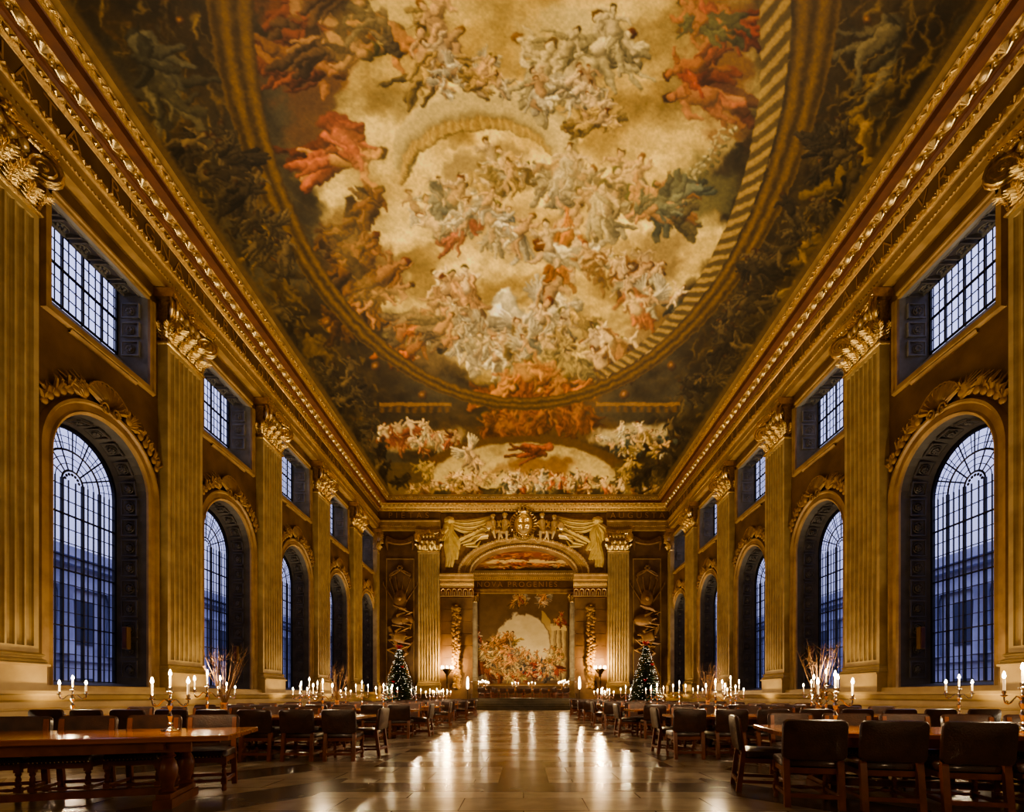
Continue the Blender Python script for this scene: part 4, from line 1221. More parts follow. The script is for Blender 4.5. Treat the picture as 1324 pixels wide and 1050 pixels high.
for sg in (-1, 1):
    m = MB()
    m.tube([(sg*.85,-.4,12.6),(sg*1.05,-.5,12.35),(sg*1.3,-.4,12.5),(sg*1.2,-.45,12.9),(sg*1.0,-.4,12.95)], [.07,.08,.08,.06,.03], 6)
    m.build('scrollwork', goldpale_m, root, True)
    m = MB(); m.tube([(sg*2.6,-.4,12.9),(sg*3.1,-.45,12.8),(sg*3.5,-.4,12.45)], [.12,.1,.03], 6)
    m.build('fish_tail', goldpale_m, root, True)
    m = MB(); m.ball((sg*2.75,-.55,13.55) if sg > 0 else (sg*2.55,-.5,13.6), .28, 12, 8, (.9,.4,1.15))
    m.build('small_shield', goldpale_m, root, True)

# ------------------------------------------------------------------ upper hall seen through the opening
UY = 45.8; UZ = .87; UC = 12.77
m = MB(); m.box(-8, 8, WY+1.15, UY+.2, UZ-.3, UZ); o = m.build('floor_upper', floor_m); o['kind'] = 'structure'
m = MB(); m.box(-8.2,-8,WY+1,UY+.2,0,UC); m.box(8,8.2,WY+1,UY+.2,0,UC); m.box(-8,8,UY,UY+.2,0,UC+.3)
m.add([(-8.2,WY+1.0,0),(-OPW,WY+1.0,0),(-OPW,WY+1.0,UC),(-8.2,WY+1.0,UC)],[(0,1,2,3)]); m.add([(8.2,WY+1.0,0),(OPW,WY+1.0,0),(OPW,WY+1.0,UC),(8.2,WY+1.0,UC)],[(0,1,2,3)])
o = m.build('wall_upper', wall_m); o['kind'] = 'structure'
cu = Canvas(0, 320, 0, 200, 1.0)
n = fbm(cu.X/30, cu.Y/30, 3); cu.a = np.array([70,40,18])*(1-n[...,None]) + np.array([150,100,50])*n[...,None]
cu.blob(160,120,120,26,(210,186,130),.9,0,.5,1); cu.blob(160,70,150,22,(128,62,34),.8,0,.6,2); cu.blob(160,130,34,16,(150,62,34),.9,0,.5,3)
cu.blob(160,192,220,44,(36,20,12),1,0,.4,5); cu.crowd(160,140,120,18,30,13,[(206,130,66),(220,170,110)],[(140,66,38),(200,180,130),(130,84,44)])
cu.crowd(160,80,130,20,24,13,[(190,120,60)],[(150,96,46),(120,60,34)])
o = painted_grid('ceiling_upper', np.linspace(-8, 8, 200), np.linspace(WY+.9, UY, 120), lambda A, B: np.stack([A, B, np.full_like(A, UC)], -1),
                 lambda A, B: cu.sample((A+8)/16*320, (B-WY-.9)/(UY-WY-.9)*200)); o['kind'] = 'structure'
# far mural: generic allegory with clouds, arch and columns
PX0, PX1, PZ0, PZ1 = -5.05, 5.05, 2.1, 10.8
cv = Canvas(600, 752, 766, 890, 2.6)
X, Y = cv.X, cv.Y
n = fbm(X/12, Y/12, 2); cv.a = np.array([92,72,50])*(1-n[...,None]) + np.array([132,106,74])*n[...,None]
# sky seen through a broad arch
k_ = np.sqrt(((X-676)/36)**2 + ((Y-834)/42)**2); m_ = (1 - sm(.93, 1.0, k_ + (fbm(X/9, Y/9, 8)-.5)*.35*(X < 680)))
g = fbm(X/10, Y/7, 15); sky = np.array([196,180,138])*(1-g[...,None]) + np.array([226,214,176])*g[...,None]
cv.a = cv.a*(1-m_[...,None]) + sky*m_[...,None]
cv.blob(650,848,26,34,(200,176,126),.95,.3,.4,4, .6); cv.blob(668,864,36,16,(190,166,120),.9,0,.5,6)
for (x, w) in ((715,5),(722,4),(729,4)):
    m_ = ((np.abs(X-x) < w/1.6)*(Y > 806)*(Y < 880)).astype(float); cv.mix(m_*.95, (196,176,126)); cv.mix(m_*(X > x)*.5, (120,100,70))
m_ = ((np.abs(X-720) < 12)*(np.abs(Y-812) < 3)).astype(float); cv.mix(m_, (206,186,130))
m_ = ((X > 700)*(X < 712)*(Y < 842)*(Y > 790)*(np.sqrt(((X-676)/36)**2 + ((Y-834)/42)**2) > 1)*(np.sqrt(((X-676)/46)**2 + ((Y-834)/52)**2) < 1)).astype(float); cv.mix(m_*.9, (186,160,100))
for (x, w, y0_) in ((613,3,840),(622,2.6,852),(617,2,848)):
    m_ = ((np.abs(X-x) < w)*(Y > y0_)*(Y < 880)).astype(float); cv.mix(m_*.9, (150,144,124)); 
cv.cloth(622,846,24,1.4,(150,84,40),10,.28)
sk = [(226,184,130),(206,150,96)]
cv.crowd(672,778,11,6,8,7,sk,[(196,110,50),(190,150,90)],None,.4); cv.crowd(702,772,9,5,5,8,sk,[(70,90,110),(220,190,150)],None,.4); cv.crowd(722,800,7,6,6,6,sk,[(176,80,40)],None,.4)
cv.crowd(613,820,7,16,10,8,[(232,200,170)],[(226,206,180),(190,100,80)]); cv.figure(662,826,10,.2,sk[0],(150,134,104))
cv.crowd(650,832,14,10,9,8,sk,[(206,170,90),(190,130,60)]); cv.crowd(664,845,22,8,12,8,sk,[(226,200,170),(200,120,90),(206,170,110)]); cv.crowd(650,860,22,7,12,7,[(206,180,130)],[(196,170,120)])
cv.crowd(690,862,22,8,16,8,sk,[(120,112,96),(90,92,96),(180,70,60),(206,196,160)]); cv.crowd(718,850,12,10,9,7,sk,[(206,180,120),(150,120,70)]); cv.crowd(662,876,20,4,10,7,sk,[(190,170,100),(170,90,50)]); cv.crowd(640,870,12,6,5,8,[(176,100,56)],[(140,80,40)])
cv.crowd(636,842,14,8,8,9,sk,[(196,160,90),(206,180,130)]); cv.crowd(668,852,30,10,16,8,sk,[(206,190,150),(190,140,90),(150,130,100)]); cv.cloth(636,866,14,.2,(170,140,96),8,.16); cv.crowd(700,868,20,8,12,9,sk,[(110,100,86),(170,80,60),(196,186,150)]); cv.warp(1.6, 6, 5); m_ = ((Y > 884)*1.0); cv.mix(m_, (130,92,44))
def mpos(A, B): return np.stack([A, np.full_like(A, UY-.06), B], -1)
root = empty('mural_panel', (0,0,0)); tag(root, 'large painted mural of figures and clouds under a broad arch on the far wall', 'mural')
painted_grid('canvas', np.linspace(PX0, PX1, 420), np.linspace(PZ0, PZ1, 340), mpos, lambda A, B: cv.sample(677 + A*F/UY, 899 - (B-CAMZ)*F/UY), parent=root)
m = MB(); m.sweep_xz([(PX0,PZ0),(PX1,PZ0),(PX1,PZ1),(PX0,PZ1)], [(0,UY-.06),(0,UY-.16),(-.12,UY-.16),(-.12,UY)], True); m.build('frame', trim_m, root)
marble_m = mat('grey_marble', rgb(140,130,108), .4, col2=rgb(176,166,140), nscale=2)
for sg in (-1, 1):
    root = empty('marble_column', (sg*4.62, UY-.5, 0)); tag(root, 'pale marble column with gilded capital framing the far mural, %s side' % ('left' if sg < 0 else 'right'), 'column', 'columns beside the far mural')
    m = MB(); m.box(-.4,.4,-.4,.4,UZ,2.3); m.box(-.46,.46,-.46,.46,2.3,2.45); m.build('pedestal', trim_m, root)
    m = MB(); m.lathe([(.40,2.45),(.42,2.55),(.36,2.62),(.38,2.7),(.31,2.78),(.31,5),(.27,9.85)], (0,0,0), 20); m.build('shaft', marble_m, root, True)
    m = MB(); m.lathe([(.28,9.85),(.31,9.9),(.27,9.95),(.34,10.5)], (0,0,0), 16); m.box(-.45,.45,-.45,.45,10.6,10.75)
    for k in range(10):
        a = 2*PI*k/10; m.tube([(.28*math.cos(a),.28*math.sin(a),9.95),(.33*math.cos(a),.33*math.sin(a),10.25),(.46*math.cos(a),.46*math.sin(a),10.42)], [.06,.09,.04], 5)
    for k in range(4):
        a = PI/4+PI*k/2; m.ball((.42*math.cos(a),.42*math.sin(a),10.52), .12, 8, 6)
    m.build('capital', gold_m, root, True)
# far entablature with inscription
root = empty('trim_6', (0, UY, 0)); root['kind'] = 'structure'
def far(nm, pr, mt, sm_=False):
    m = MB(); m.extrude_profile([(-d, z) for d, z in pr], -8, 8); return m.build(nm, mt, root, sm_)
far('architrave', [(.1,10.75),(.5,10.78),(.5,11.0),(.55,11.02),(.55,11.15)], trim_m)
far('frieze', [(.5,11.15),(.5,11.95)], wall_m)
far('cornice', [(.5,11.95),(.62,12.0),(.64,12.15),(.9,12.2),(.92,12.4),(1.0,12.55),(1.0,12.77)], trim_m)
for nm, d, z, r, st in (('dentil_row', .68, 12.12, .07, .2), ('leaf_row', .98, 12.5, .06, .18)):
    m = MB()
    for k in range(int(12/st)): m.ball((-6+(k+.5)*st, -d, z), r, 5, 3)
    m.build(nm, goldpale_m, root)
lettering('NOVA PROGENIES', .72, (-.62, -.52, 11.55), 0, root, letter_m, 1.35, 'CENTER')

# steps
root = empty('stone_steps', (0, 0, 0)); tag(root, 'broad flight of five stone steps up to the raised hall', 'steps')
for k in range(5):
    z1 = UZ*(k+1)/5; y0 = WY - .95 + .3*k; hw = 4.2 - .06*k
    m = MB(); m.box(-hw, hw, y0, WY+1.2, z1-UZ/5, z1-.035); m.box(-hw-.02, hw+.02, y0-.03, WY+1.2, z1-.035, z1)
    m.build('step', step_m, root)

# ------------------------------------------------------------------ floor
m = MB(); m.add([(-WX-.2,YB-.3,0),(WX+.2,YB-.3,0),(WX+.2,WY+.5,0),(-WX-.2,WY+.5,0)], [(0,1,2,3)])
o = m.build('floor', floor_m); o['kind'] = 'structure'

# ------------------------------------------------------------------ furniture
def rounded_pad(m, hw, hd, z0, z1, r=.04, crown=.02, n=4):
    """cushion: rounded box, width 2hw (x) depth 2hd (y)"""
    pts = []
    for (cx, cy, a0) in ((hw-r, hd-r, 0), (-hw+r, hd-r, PI/2), (-hw+r, -hd+r, PI), (hw-r, -hd+r, 1.5*PI)):
        for k in range(n): a = a0 + PI/2*k/(n-1); pts.append((cx + r*math.cos(a), cy + r*math.sin(a)))
    N = len(pts)
    lv = [(z0, .94), (z0+.015, 1), (z1-.025, 1), (z1-.005, .96), (z1+crown*.6, .72), (z1+crown, .3)]
    vs = []; fs = []
    for z, s in lv: vs += [(x*s, y*s if s > .95 else y*s, z) for x, y in pts]
    for j in range(len(lv)-1):
        for i in range(N): fs.append((j*N+i, j*N+(i+1) % N, (j+1)*N+(i+1) % N, (j+1)*N+i))
    fs.append(tuple(range(N-1, -1, -1))); fs.append(tuple((len(lv)-1)*N+i for i in range(N)))
    m.add(vs, fs)
def make_chair():
    """origin at floor under the back; faces +y"""
    root = empty('dining_chair')
    m = MB(); rounded_pad(m, .27, .235, .385, .47, .05, .025)
    m.xf(Matrix.Translation((0, .27, 0))); st = m.build('seat', leather_m, root, True)
    m = MB()
    for k in range(15): m.ball((-.25+k*.0357, .502, .40), .008, 4, 3); 
    m.build('brass_studs', stud_m, st)
    m = MB(); rounded_pad(m, .285, .20, -.025, .025, .055, .012)
    m.xf(Matrix.Translation((0, -.03, .665)) @ Matrix.Rotation(math.radians(90+7), 4, 'X')); 
    m.build('backrest', leather_m, root, True)
    for sx in (-1, 1):
        m = MB(); x = sx*.235
        m.hexa([(x-.028,-.055,0),(x+.028,-.055,0),(x+.028,.0,0),(x-.028,.0,0)], [(x-.028,.0,.45),(x+.028,.0,.45),(x+.028,.05,.45),(x-.028,.05,.45)])
        m.hexa([(x-.026,.0,.45),(x+.026,.0,.45),(x+.026,.045,.45),(x-.026,.045,.45)], [(x-.022,-.045,.83),(x+.022,-.045,.83),(x+.022,-.01,.83),(x-.022,-.01,.83)])
        m.build('leg', wood_m, root)
        m = MB(); m.box(x-.028, x+.028, .44, .496, .30, .40); m.box(x-.028, x+.028, .44, .496, .08, .15)
        m.lathe([(.022,.15),(.030,.17),(.018,.19),(.027,.225),(.018,.26),(.030,.28),(.022,.30)], (x,.468,0), 8); m.lathe([(.020,0),(.028,.02),(.022,.05),(.026,.08)], (x,.468,0), 8)
        m.build('leg', wood_m, root, True)
        m = MB(); m.box(x-.014, x+.014, -.03, .45, .10, .135); m.build('side_stretcher', wood_m, root)
    m = MB(); m.box(-.21,.21,-.045,-.015,.10,.14); m.build('rear_stretcher', wood_m, root)
    m = MB(); m.lathe([(.012,-.21),(.02,-.15),(.012,-.1),(.024,0),(.012,.1),(.02,.15),(.012,.21)], (0,0,0), 8); m.xf(Matrix.Translation((0,.468,.12)) @ Matrix.Rotation(PI/2,4,'Y')); m.build('front_stretcher', wood_m, root, True)
    m = MB(); m.box(-.25,.25,.03,.49,.33,.385); m.build('seat_rail', wood_m, root)
    return root
def make_table(L=5.6, W=1.3):
    """origin at the floor under the aisle end; runs along +x"""
    root = empty('refectory_table')
    m = MB(); h = .72
    m.hexa([(.0,-W/2,h-.05),(L,-W/2,h-.05),(L,W/2,h-.05),(.0,W/2,h-.05)], [(.0,-W/2,h-.008),(L,-W/2,h-.008),(L,W/2,h-.008),(.0,W/2,h-.008)])
    m.hexa([(.0,-W/2,h-.008),(L,-W/2,h-.008),(L,W/2,h-.008),(.0,W/2,h-.008)], [(.01,-W/2+.01,h),(L-.01,-W/2+.01,h),(L-.01,W/2-.01,h),(.01,W/2-.01,h)])
    m.build('tabletop', table_m, root)
    m = MB()
    for y in (-W/2+.16, W/2-.2): m.box(.35, L-.35, y, y+.04, h-.16, h-.05)
    m.build('apron', wood_m, root)
    xs = [.62, L/2, L-.62]
    for x in xs:
        m = MB()
        m.box(x-.07, x+.07, -W/2+.1, W/2-.1, h-.13, h-.05)
        m.box(x-.08, x+.08, -W/2+.27, W/2-.27, 0, .09); m.box(x-.06, x+.06, -W/2+.29, W/2-.29, .09, .14)
        for y in (-.24, .24):
            m.lathe([(.06,.14),(.075,.16),(.05,.19),(.055,.23),(.08,.30),(.088,.37),(.07,.44),(.05,.48),(.07,.50),(.05,.53),(.065,.56),(.06,.60)], (x, y, 0), 12)
        m.build('trestle', wood_m, root, True)
    m = MB(); m.box(.62, L-.62, -.05, .05, .09, .16); m.build('stretcher', wood_m, root)
    return root
chair = make_chair(); CH[chair] = list(chair.children)
for c_ in CH[chair]: CH[c_] = list(c_.children)
table = make_table(); CH[table] = list(table.children)
used = {'c': False, 't': False}
chair_spots = []
def put_chair(x, y, rz, label, group):
    global chair
    if not used['c']: o = chair; used['c'] = True
    else: o = copy_tree(chair)
    o.location = (x, y, 0); o.rotation_euler.z = rz
    tag(o, label, 'chair', group)
    return o
rj = random.Random(12)
# rows: side, end point, rotation of the table direction, near chairs (start, count), far chairs (start, count), end chair
ROWS = {
 'L': [((-3.0,5.16), PI+math.radians(18), None, (.56,7,.62), None),
       ((-2.95,8.95), PI, (.12,8,.70), (.80,7,.70), True),
       ((-2.85,13.1), PI, (.30,8,.70), (.45,8,.70), True),
       ((-2.95,17.25), PI, (1.35,6,.70), (.45,7,.70), True),
       ((-2.85,21.3), PI, (.35,6,.70), (.45,5,.70), True),
       ((-2.85,25.5), PI, (.35,5,.70), (.45,4,.70), True),
       ((-2.95,29.8), PI, (.35,4,.70), (.45,3,.70), False)],
 'R': [((2.84,5.63), math.radians(-14), (.22,7,.66), (.54,7,.66), True),
       ((2.85,9.2), 0, (.0,8,.72), (.55,7,.70), True),
       ((2.85,13.0), 0, (.45,8,.70), (.45,8,.70), True),
       ((2.80,17.2), 0, (.20,7,.70), (.45,7,.70), True),
       ((2.75,21.2), 0, (.05,6,.70), (.45,5,.70), True),
       ((2.80,25.4), 0, (.25,5,.70), (.45,4,.70), True),
       ((2.85,29.8), 0, (.35,4,.70), (.45,3,.70), False)]}
for side in 'LR':
    for r, ((ex, ey), rot, near, farc, endc) in enumerate(ROWS[side]):
        t = table if not used['t'] else copy_tree(table); used['t'] = True
        t.location = (ex, ey, 0); t.rotation_euler.z = rot
        tag(t, 'long polished oak refectory table, %s back from the viewer, %s of the aisle' % (NTH[r], SD[side]), 'table', 'refectory tables')
        ux, uy = math.cos(rot), math.sin(rot)
        # v points away from the viewer
        vx, vy = (-uy, ux) if side == 'R' else (uy, -ux)
        grp = 'leather chairs round the %s table, %s of the aisle' % (NTH[r], SD[side])
        fz = math.atan2(vy, vx) - PI/2     # chair facing +v
        if near:
            for k in range(near[1]):
                u = near[0] + near[2]*k; v = -.93 + rj.uniform(-.03,.03)
                put_chair(ex+ux*u+vx*v, ey+uy*u+vy*v, fz + rj.uniform(-.05,.05), 'brown leather chair seen from behind, %s from aisle, near side of %s %s table' % (NTH[k], NTH[r], SD[side]), grp)
        if farc:
            for k in range(farc[1]):
                u = farc[0] + farc[2]*k; v = .95 + rj.uniform(-.03,.05)
                put_chair(ex+ux*u+vx*v, ey+uy*u+vy*v, fz + PI + rj.uniform(-.05,.05), 'brown leather chair facing the viewer, %s from aisle, far side of %s %s table' % (NTH[k], NTH[r], SD[side]), grp)
        if endc:
            u = -.30
            put_chair(ex+ux*u, ey+uy*u, math.atan2(uy, ux) - PI/2 + rj.uniform(-.08,.08), 'brown leather chair in profile at the aisle end of the %s %s table' % (NTH[r], SD[side]), grp)

# ------------------------------------------------------------------ candelabra
def make_candelabrum():
    root = empty('candelabrum')
    m = MB()
    m.lathe([(.075,0),(.08,.008),(.07,.02),(.045,.03),(.02,.05),(.014,.07),(.028,.085),(.012,.10),(.018,.13),(.026,.16),(.012,.19),(.010,.22),(.022,.24),(.03,.27),(.016,.30),(.010,.33),(.020,.345),(.010,.36),(.012,.40),(.034,.41),(.030,.42),(.016,.43),(.020,.46),(.012,.47)], (0,0,0), 12)
    for k in range(4):
        a = PI/4 + k*PI/2; m.ball((.075*math.cos(a), .075*math.sin(a), .012), .014, 6, 4)
    m.build('stem', silver_m, root, True)
    for sg in (-1, 1):
        m = MB()
        m.tube([(sg*x, 0, z) for x, z in ((0,.29),(.03,.325),(.06,.335),(.09,.31),(.12,.275),(.15,.262),(.18,.275),(.19,.31),(.19,.335))], [.008,.008,.007,.007,.008,.008,.007,.007,.008], 6)
        m.tube([(sg*x, 0, z) for x, z in ((.16,.262),(.15,.285),(.165,.295),(.172,.28))], .005, 5)
        m.lathe([(.008,.33),(.030,.34),(.028,.348),(.012,.352),(.018,.38),(.012,.39)], (sg*.19,0,0), 10)
        m.build('arm', silver_m, root, True)
    for x, z, h in ((-.19,.385,.115),(0,.465,.115),(.19,.385,.115)):
        m = MB(); m.lathe([(.011,0),(.011,h),(.009,h+.004)], (x,0,z), 8); cd = m.build('candle', candle_m, root, True)
        m = MB(); m.lathe([(.004,0),(.013,.012),(.015,.026),(.010,.046),(.002,.070)], (x,0,z+h+.002), 8); m.build('flame', flame_m, cd, True)
    return root
cand = make_candelabrum(); CH[cand] = list(cand.children)
for c_ in CH[cand]: CH[c_] = list(c_.children)
cfirst = True
HT = .72
CANDS = [  # px, Y, height scale, spread scale, label
 (220,5.03,1.0,1.0,'on the nearest left table, by its aisle end'),
 (94,9.0,1.16,1.32,'on the second left table, far from the aisle'),
 (268,8.9,1.30,1.25,'tall, on the second left table, behind the nearest candles'),
 (417.3,9.0,1.06,.95,'at the aisle end of the second left table'),
 (293,13.3,1.14,1.25,'nearest the wall on the third left table'),
 (400,13.2,1.34,1.18,'tall, midway along the third left table'),
 (388,12.9,1.03,1.0,'short, beside the tall one midway on the third left table'),
 (468,13.3,1.20,.9,'on the third left table, second from the aisle'),
 (496,13.0,1.08,1.1,'at the aisle end of the third left table'),
 (447,17.3,1.0,.95,'nearest the wall on the fourth left table'),
 (507.4,17.2,1.18,.95,'midway along the fourth left table'),
 (538,17.2,1.08,.9,'at the aisle end of the fourth left table'),
 (565,21.3,1.05,1.0,'at the aisle end of the fifth left table'),
 (556,21.4,1.0,1.0,'second from the aisle on the fifth left table'),
 (573,25.5,1.1,1.2,'at the aisle end of the sixth left table'),
 (578,29.8,1.15,1.2,'at the aisle end of the seventh left table'),
 (1080,5.25,1.0,1.0,'on the nearest right table, by its aisle end'),
 (1322,4.95,1.1,1.0,'on the nearest right table, at the picture edge'),
 (1068,9.2,1.36,1.22,'tall, midway along the second right table'),
 (1240,9.3,1.2,1.35,'nearest the wall on the second right table'),
 (925,9.1,1.06,.95,'at the aisle end of the second right table'),
 (1049,13.0,1.22,1.12,'nearest the wall on the third right table'),
 (944.7,13.0,1.40,1.2,'tall, midway along the third right table'),
 (951,12.7,1.0,1.15,'short, beside the tall one midway on the third right table'),
 (878.3,13.1,1.20,.9,'on the third right table, second from the aisle'),
 (849.7,12.9,1.08,.9,'at the aisle end of the third right table'),
 (902.3,17.2,1.12,.9,'nearest the wall on the fourth right table'),
 (842,17.1,1.12,1.0,'midway along the fourth right table'),
 (809,17.2,1.12,.95,'at the aisle end of the fourth right table'),
 (779,21.2,1.15,1.1,'at the aisle end of the fifth right table'),
 (788,21.3,1.0,1.0,'second from the aisle on the fifth right table'),
 (777,25.4,1.1,1.0,'at the aisle end of the sixth right table'),
 (773,29.8,1.15,1.2,'at the aisle end of the seventh right table')]
def lamp(name, loc, power, col=(1,.74,.44), r=.03):
    l = bpy.data.lights.new(name, 'POINT'); l.energy = power; l.color = col; l.shadow_soft_size = r
    o = bpy.data.objects.new(name, l); C.objects.link(o); o.location = loc
    return o
CP = 30
def place_cand(x, y, z, hs, ws, label, rz=0, power=CP, group='silver candelabra on the dining tables'):
    global cfirst
    o = cand if cfirst else copy_tree(cand); cfirst = False
    o.location = (x, y, z); o.scale = (ws, ws, hs); o.rotation_euler.z = rz
    tag(o, label, 'candelabrum', group)
    lamp('candle_and_fill_light', (x, y-.06, z + .68*hs), power)
for px, y, hs, ws, lb in CANDS:
    place_cand((px-677)*y/F, y, HT, hs, ws, 'lit three-branch silver candelabrum ' + lb)

# ------------------------------------------------------------------ furniture of the raised hall
def dais_table(x, y, L, rz, label):
    t = copy_tree(table); t.location = (x, y, UZ); t.rotation_euler.z = rz; t.scale = (L/5.6, .75, 1)
    tag(t, label, 'table', 'tables of the raised hall')
dais_table(-3.3, 43.3, 6.6, 0, 'high table set crosswise before the far mural')
dais_table(-3.3, 37.8, 4.6, PI/2, 'long table running lengthwise on the dais, left side')
dais_table(3.3, 37.8, 4.6, PI/2, 'long table running lengthwise on the dais, right side')
def dchair(x, y, rz, lb):
    o = copy_tree(chair); o.location = (x, y, UZ); o.rotation_euler.z = rz; tag(o, lb, 'chair', 'chairs of the raised hall')
for k in range(8): dchair(-2.6+.75*k, 42.75, 0, 'chair with its back to the hall, %s from left before the high table' % NTH[k])
for sg in (-1, 1):
    dchair(sg*3.3, 37.45, 0, 'chair at the near end of the %s dais table' % ('left' if sg < 0 else 'right'))
    for k in range(5):
        dchair(sg*(3.3-.72), 38.2+.85*k, sg*-PI/2, 'chair on the inner side of the %s dais table, %s from the steps' % ('left' if sg < 0 else 'right', NTH[k]))
for i, (x, y, lb) in enumerate(((-3.3,38.3,'nearest on the left dais table'),(-3.3,39.9,'in the middle of the left dais table'),(-3.3,41.5,'farthest on the left dais table'),
        (3.3,38.3,'nearest on the right dais table'),(3.3,39.9,'in the middle of the right dais table'),(3.3,41.5,'farthest on the right dais table'),
        (-.75,43.3,'left of centre on the high table'),(.75,43.3,'right of centre on the high table'))):
    place_cand(x, y, UZ+HT, 1.15, 1.5, 'lit candelabrum ' + lb, 0, 45, 'candelabra of the raised hall')

# ------------------------------------------------------------------ standing lamps flanking the opening
for sg in (-1, 1):
    nm = 'left' if sg < 0 else 'right'
    root = empty('torchere_lamp', (sg*5.55, WY-.95, 0)); root.scale.z = 1.36; tag(root, 'bronze torchere with a bowl of glowing bulbs by the end wall, %s of opening' % nm, 'lamp', 'torcheres')
    m = MB(); m.lathe([(.28,0),(.30,.05),(.22,.12),(.10,.2),(.07,.3),(.10,.42),(.06,.55),(.05,1.4),(.09,1.5),(.05,1.6),(.06,1.75),(.12,1.85),(.09,1.92)], (0,0,0), 14); m.build('stand', bronze_m, root, True)
    m = MB(); m.lathe([(.08,1.9),(.18,1.98),(.30,2.1),(.38,2.2),(.36,2.22),(.1,2.1)], (0,0,0), 18); m.build('bowl', bronze_m, root, True)
    for k in range(8):
        a = 2*PI*k/8; m = MB(); m.lathe([(.02,0),(.05,.04),(.055,.10),(.03,.17),(.005,.2)], (.42*math.cos(a), .3*math.sin(a), 2.2), 8); m.build('bulb', glow_m, root, True)
    m = MB()
    for k in range(8):
        a = 2*PI*k/8; m.tube([(.3*math.cos(a), .25*math.sin(a), 2.14), (.38*math.cos(a), .28*math.sin(a), 2.1), (.42*math.cos(a), .3*math.sin(a), 2.2)], .014, 5)
    m.build('bulb_bracket', bronze_m, root)
    lamp('torchere_light', (sg*5.55, WY-1.0, 3.42), 620, (1,.66,.32), .15)
    root = empty('standing_lantern', (sg*4.05, WY-1.05, 0)); tag(root, 'slim standing lantern with a tall glowing glass, %s of the steps' % nm, 'lantern', 'lanterns by the steps')
    m = MB(); m.lathe([(.18,0),(.19,.04),(.05,.1),(.03,.2),(.03,1.45),(.09,1.5),(.09,1.54),(.04,1.56)], (0,0,0), 12); m.build('stand', bronze_m, root, True)
    m = MB(); m.lathe([(.05,1.56),(.09,1.65),(.095,2.0),(.07,2.3),(.02,2.45)], (0,0,0), 12); m.build('glass_shade', glow_m, root, True)
    lamp('lantern_light', (sg*4.05, WY-1.3, 2.0), 170, (1,.68,.34), .1)

# ------------------------------------------------------------------ christmas trees
def xmas(x, y, h, r, z0, seed, label):
    root = empty('christmas_tree', (x, y, z0)); tag(root, label, 'christmas tree', 'christmas trees')
    R = random.Random(seed)
    m = MB(); m.lathe([(.05,.0),(.05,h*.9),(.01,h)], (0,0,0), 8); m.build('trunk', bark_m, root)
    m = MB(); m.lathe([(.24,0),(.28,.35),(.26,.36),(.22,.05)], (0,0,0), 14); m.build('pot', red_m, root, True)
    m = MB(); z = .45; lay = 0
    while z < h-.05:
        rr = r*(1-(z-.4)/(h-.35))**.85 + .04; n = int(10 + rr*16)
        for k in range(n):
            a = 2*PI*(k+R.random())/n; L = rr*R.uniform(.8,1.1); dr = -.22*L
            tip = Vector((L*math.cos(a), L*math.sin(a), z+dr)); m.tube([(0,0,z), tip*.6+Vector((0,0,z*.4+.03)), tip], [.03,.035,.008], 4)
            for q in range(7):
                t = R.uniform(.3,1); p = Vector((0,0,z)).lerp(tip, t); d = Vector((R.uniform(-1,1), R.uniform(-1,1), R.uniform(-.7,.5)))*.13
                w = d.cross(Vector((0,0,1))).normalized()*.022
                m.add([p-w, p+w, p+d+w*.3, p+d-w*.3], [(0,1,2,3)])
                d2 = Vector((-d.y, d.x, d.z)); m.add([p-w, p+Vector((0,0,.03)), p+d2], [(0,1,2)])
        z += .14 + .02*rr; lay += 1
    o = m.build('foliage', pine_m, root); o['kind'] = 'stuff'
    m = MB()
    for k in range(260):
        t = R.random()**1.35; z = .5 + (h-.6)*t; rr = r*(1-(z-.4)/(h-.35))**.85 + .05; a = R.uniform(0, 2*PI)
        m.ball((rr*math.cos(a), rr*math.sin(a), z-.1), .015, 4, 3)
    o = m.build('fairy_lights', fairy_m, root); o['kind'] = 'stuff'
    m = MB()
    for s2 in (-1, 1):
        m.tube([(0,-.05,h), (s2*.14,-.08,h+.10), (s2*.2,-.05,h+.02), (s2*.1,-.06,h-.04), (0,-.05,h)], [.03,.05,.05,.04,.03], 6)
        m.tube([(0,-.05,h), (s2*.1,-.12,h-.2)], [.03,.04], 5)
    m.ball((0,-.08,h), .05, 8, 6); m.build('bow', red_m, root, True)
    for (dx, dz) in ((.32, h*.68), (-.22, h*.45), (.1,h*.3)):
        m = MB(); m.ball((dx, -r*(1-dz/h)-.05, dz), .07, 8, 6); m.tube([(dx-.1,-r*(1-dz/h)-.05,dz+.05),(dx,-r*(1-dz/h)-.1,dz),(dx+.1,-r*(1-dz/h)-.05,dz+.05)], [.05,.02,.05], 5); m.build('red_bauble', red_m, root, True)
xmas(-8.55, 33.0, 4.45, 1.25, 0, 1, 'tall fairy-lit christmas tree with red bow by the far left corner')
xmas(8.4, 33.0, 4.7, 1.25, 0, 2, 'tall fairy-lit christmas tree with red bow by the far right corner')

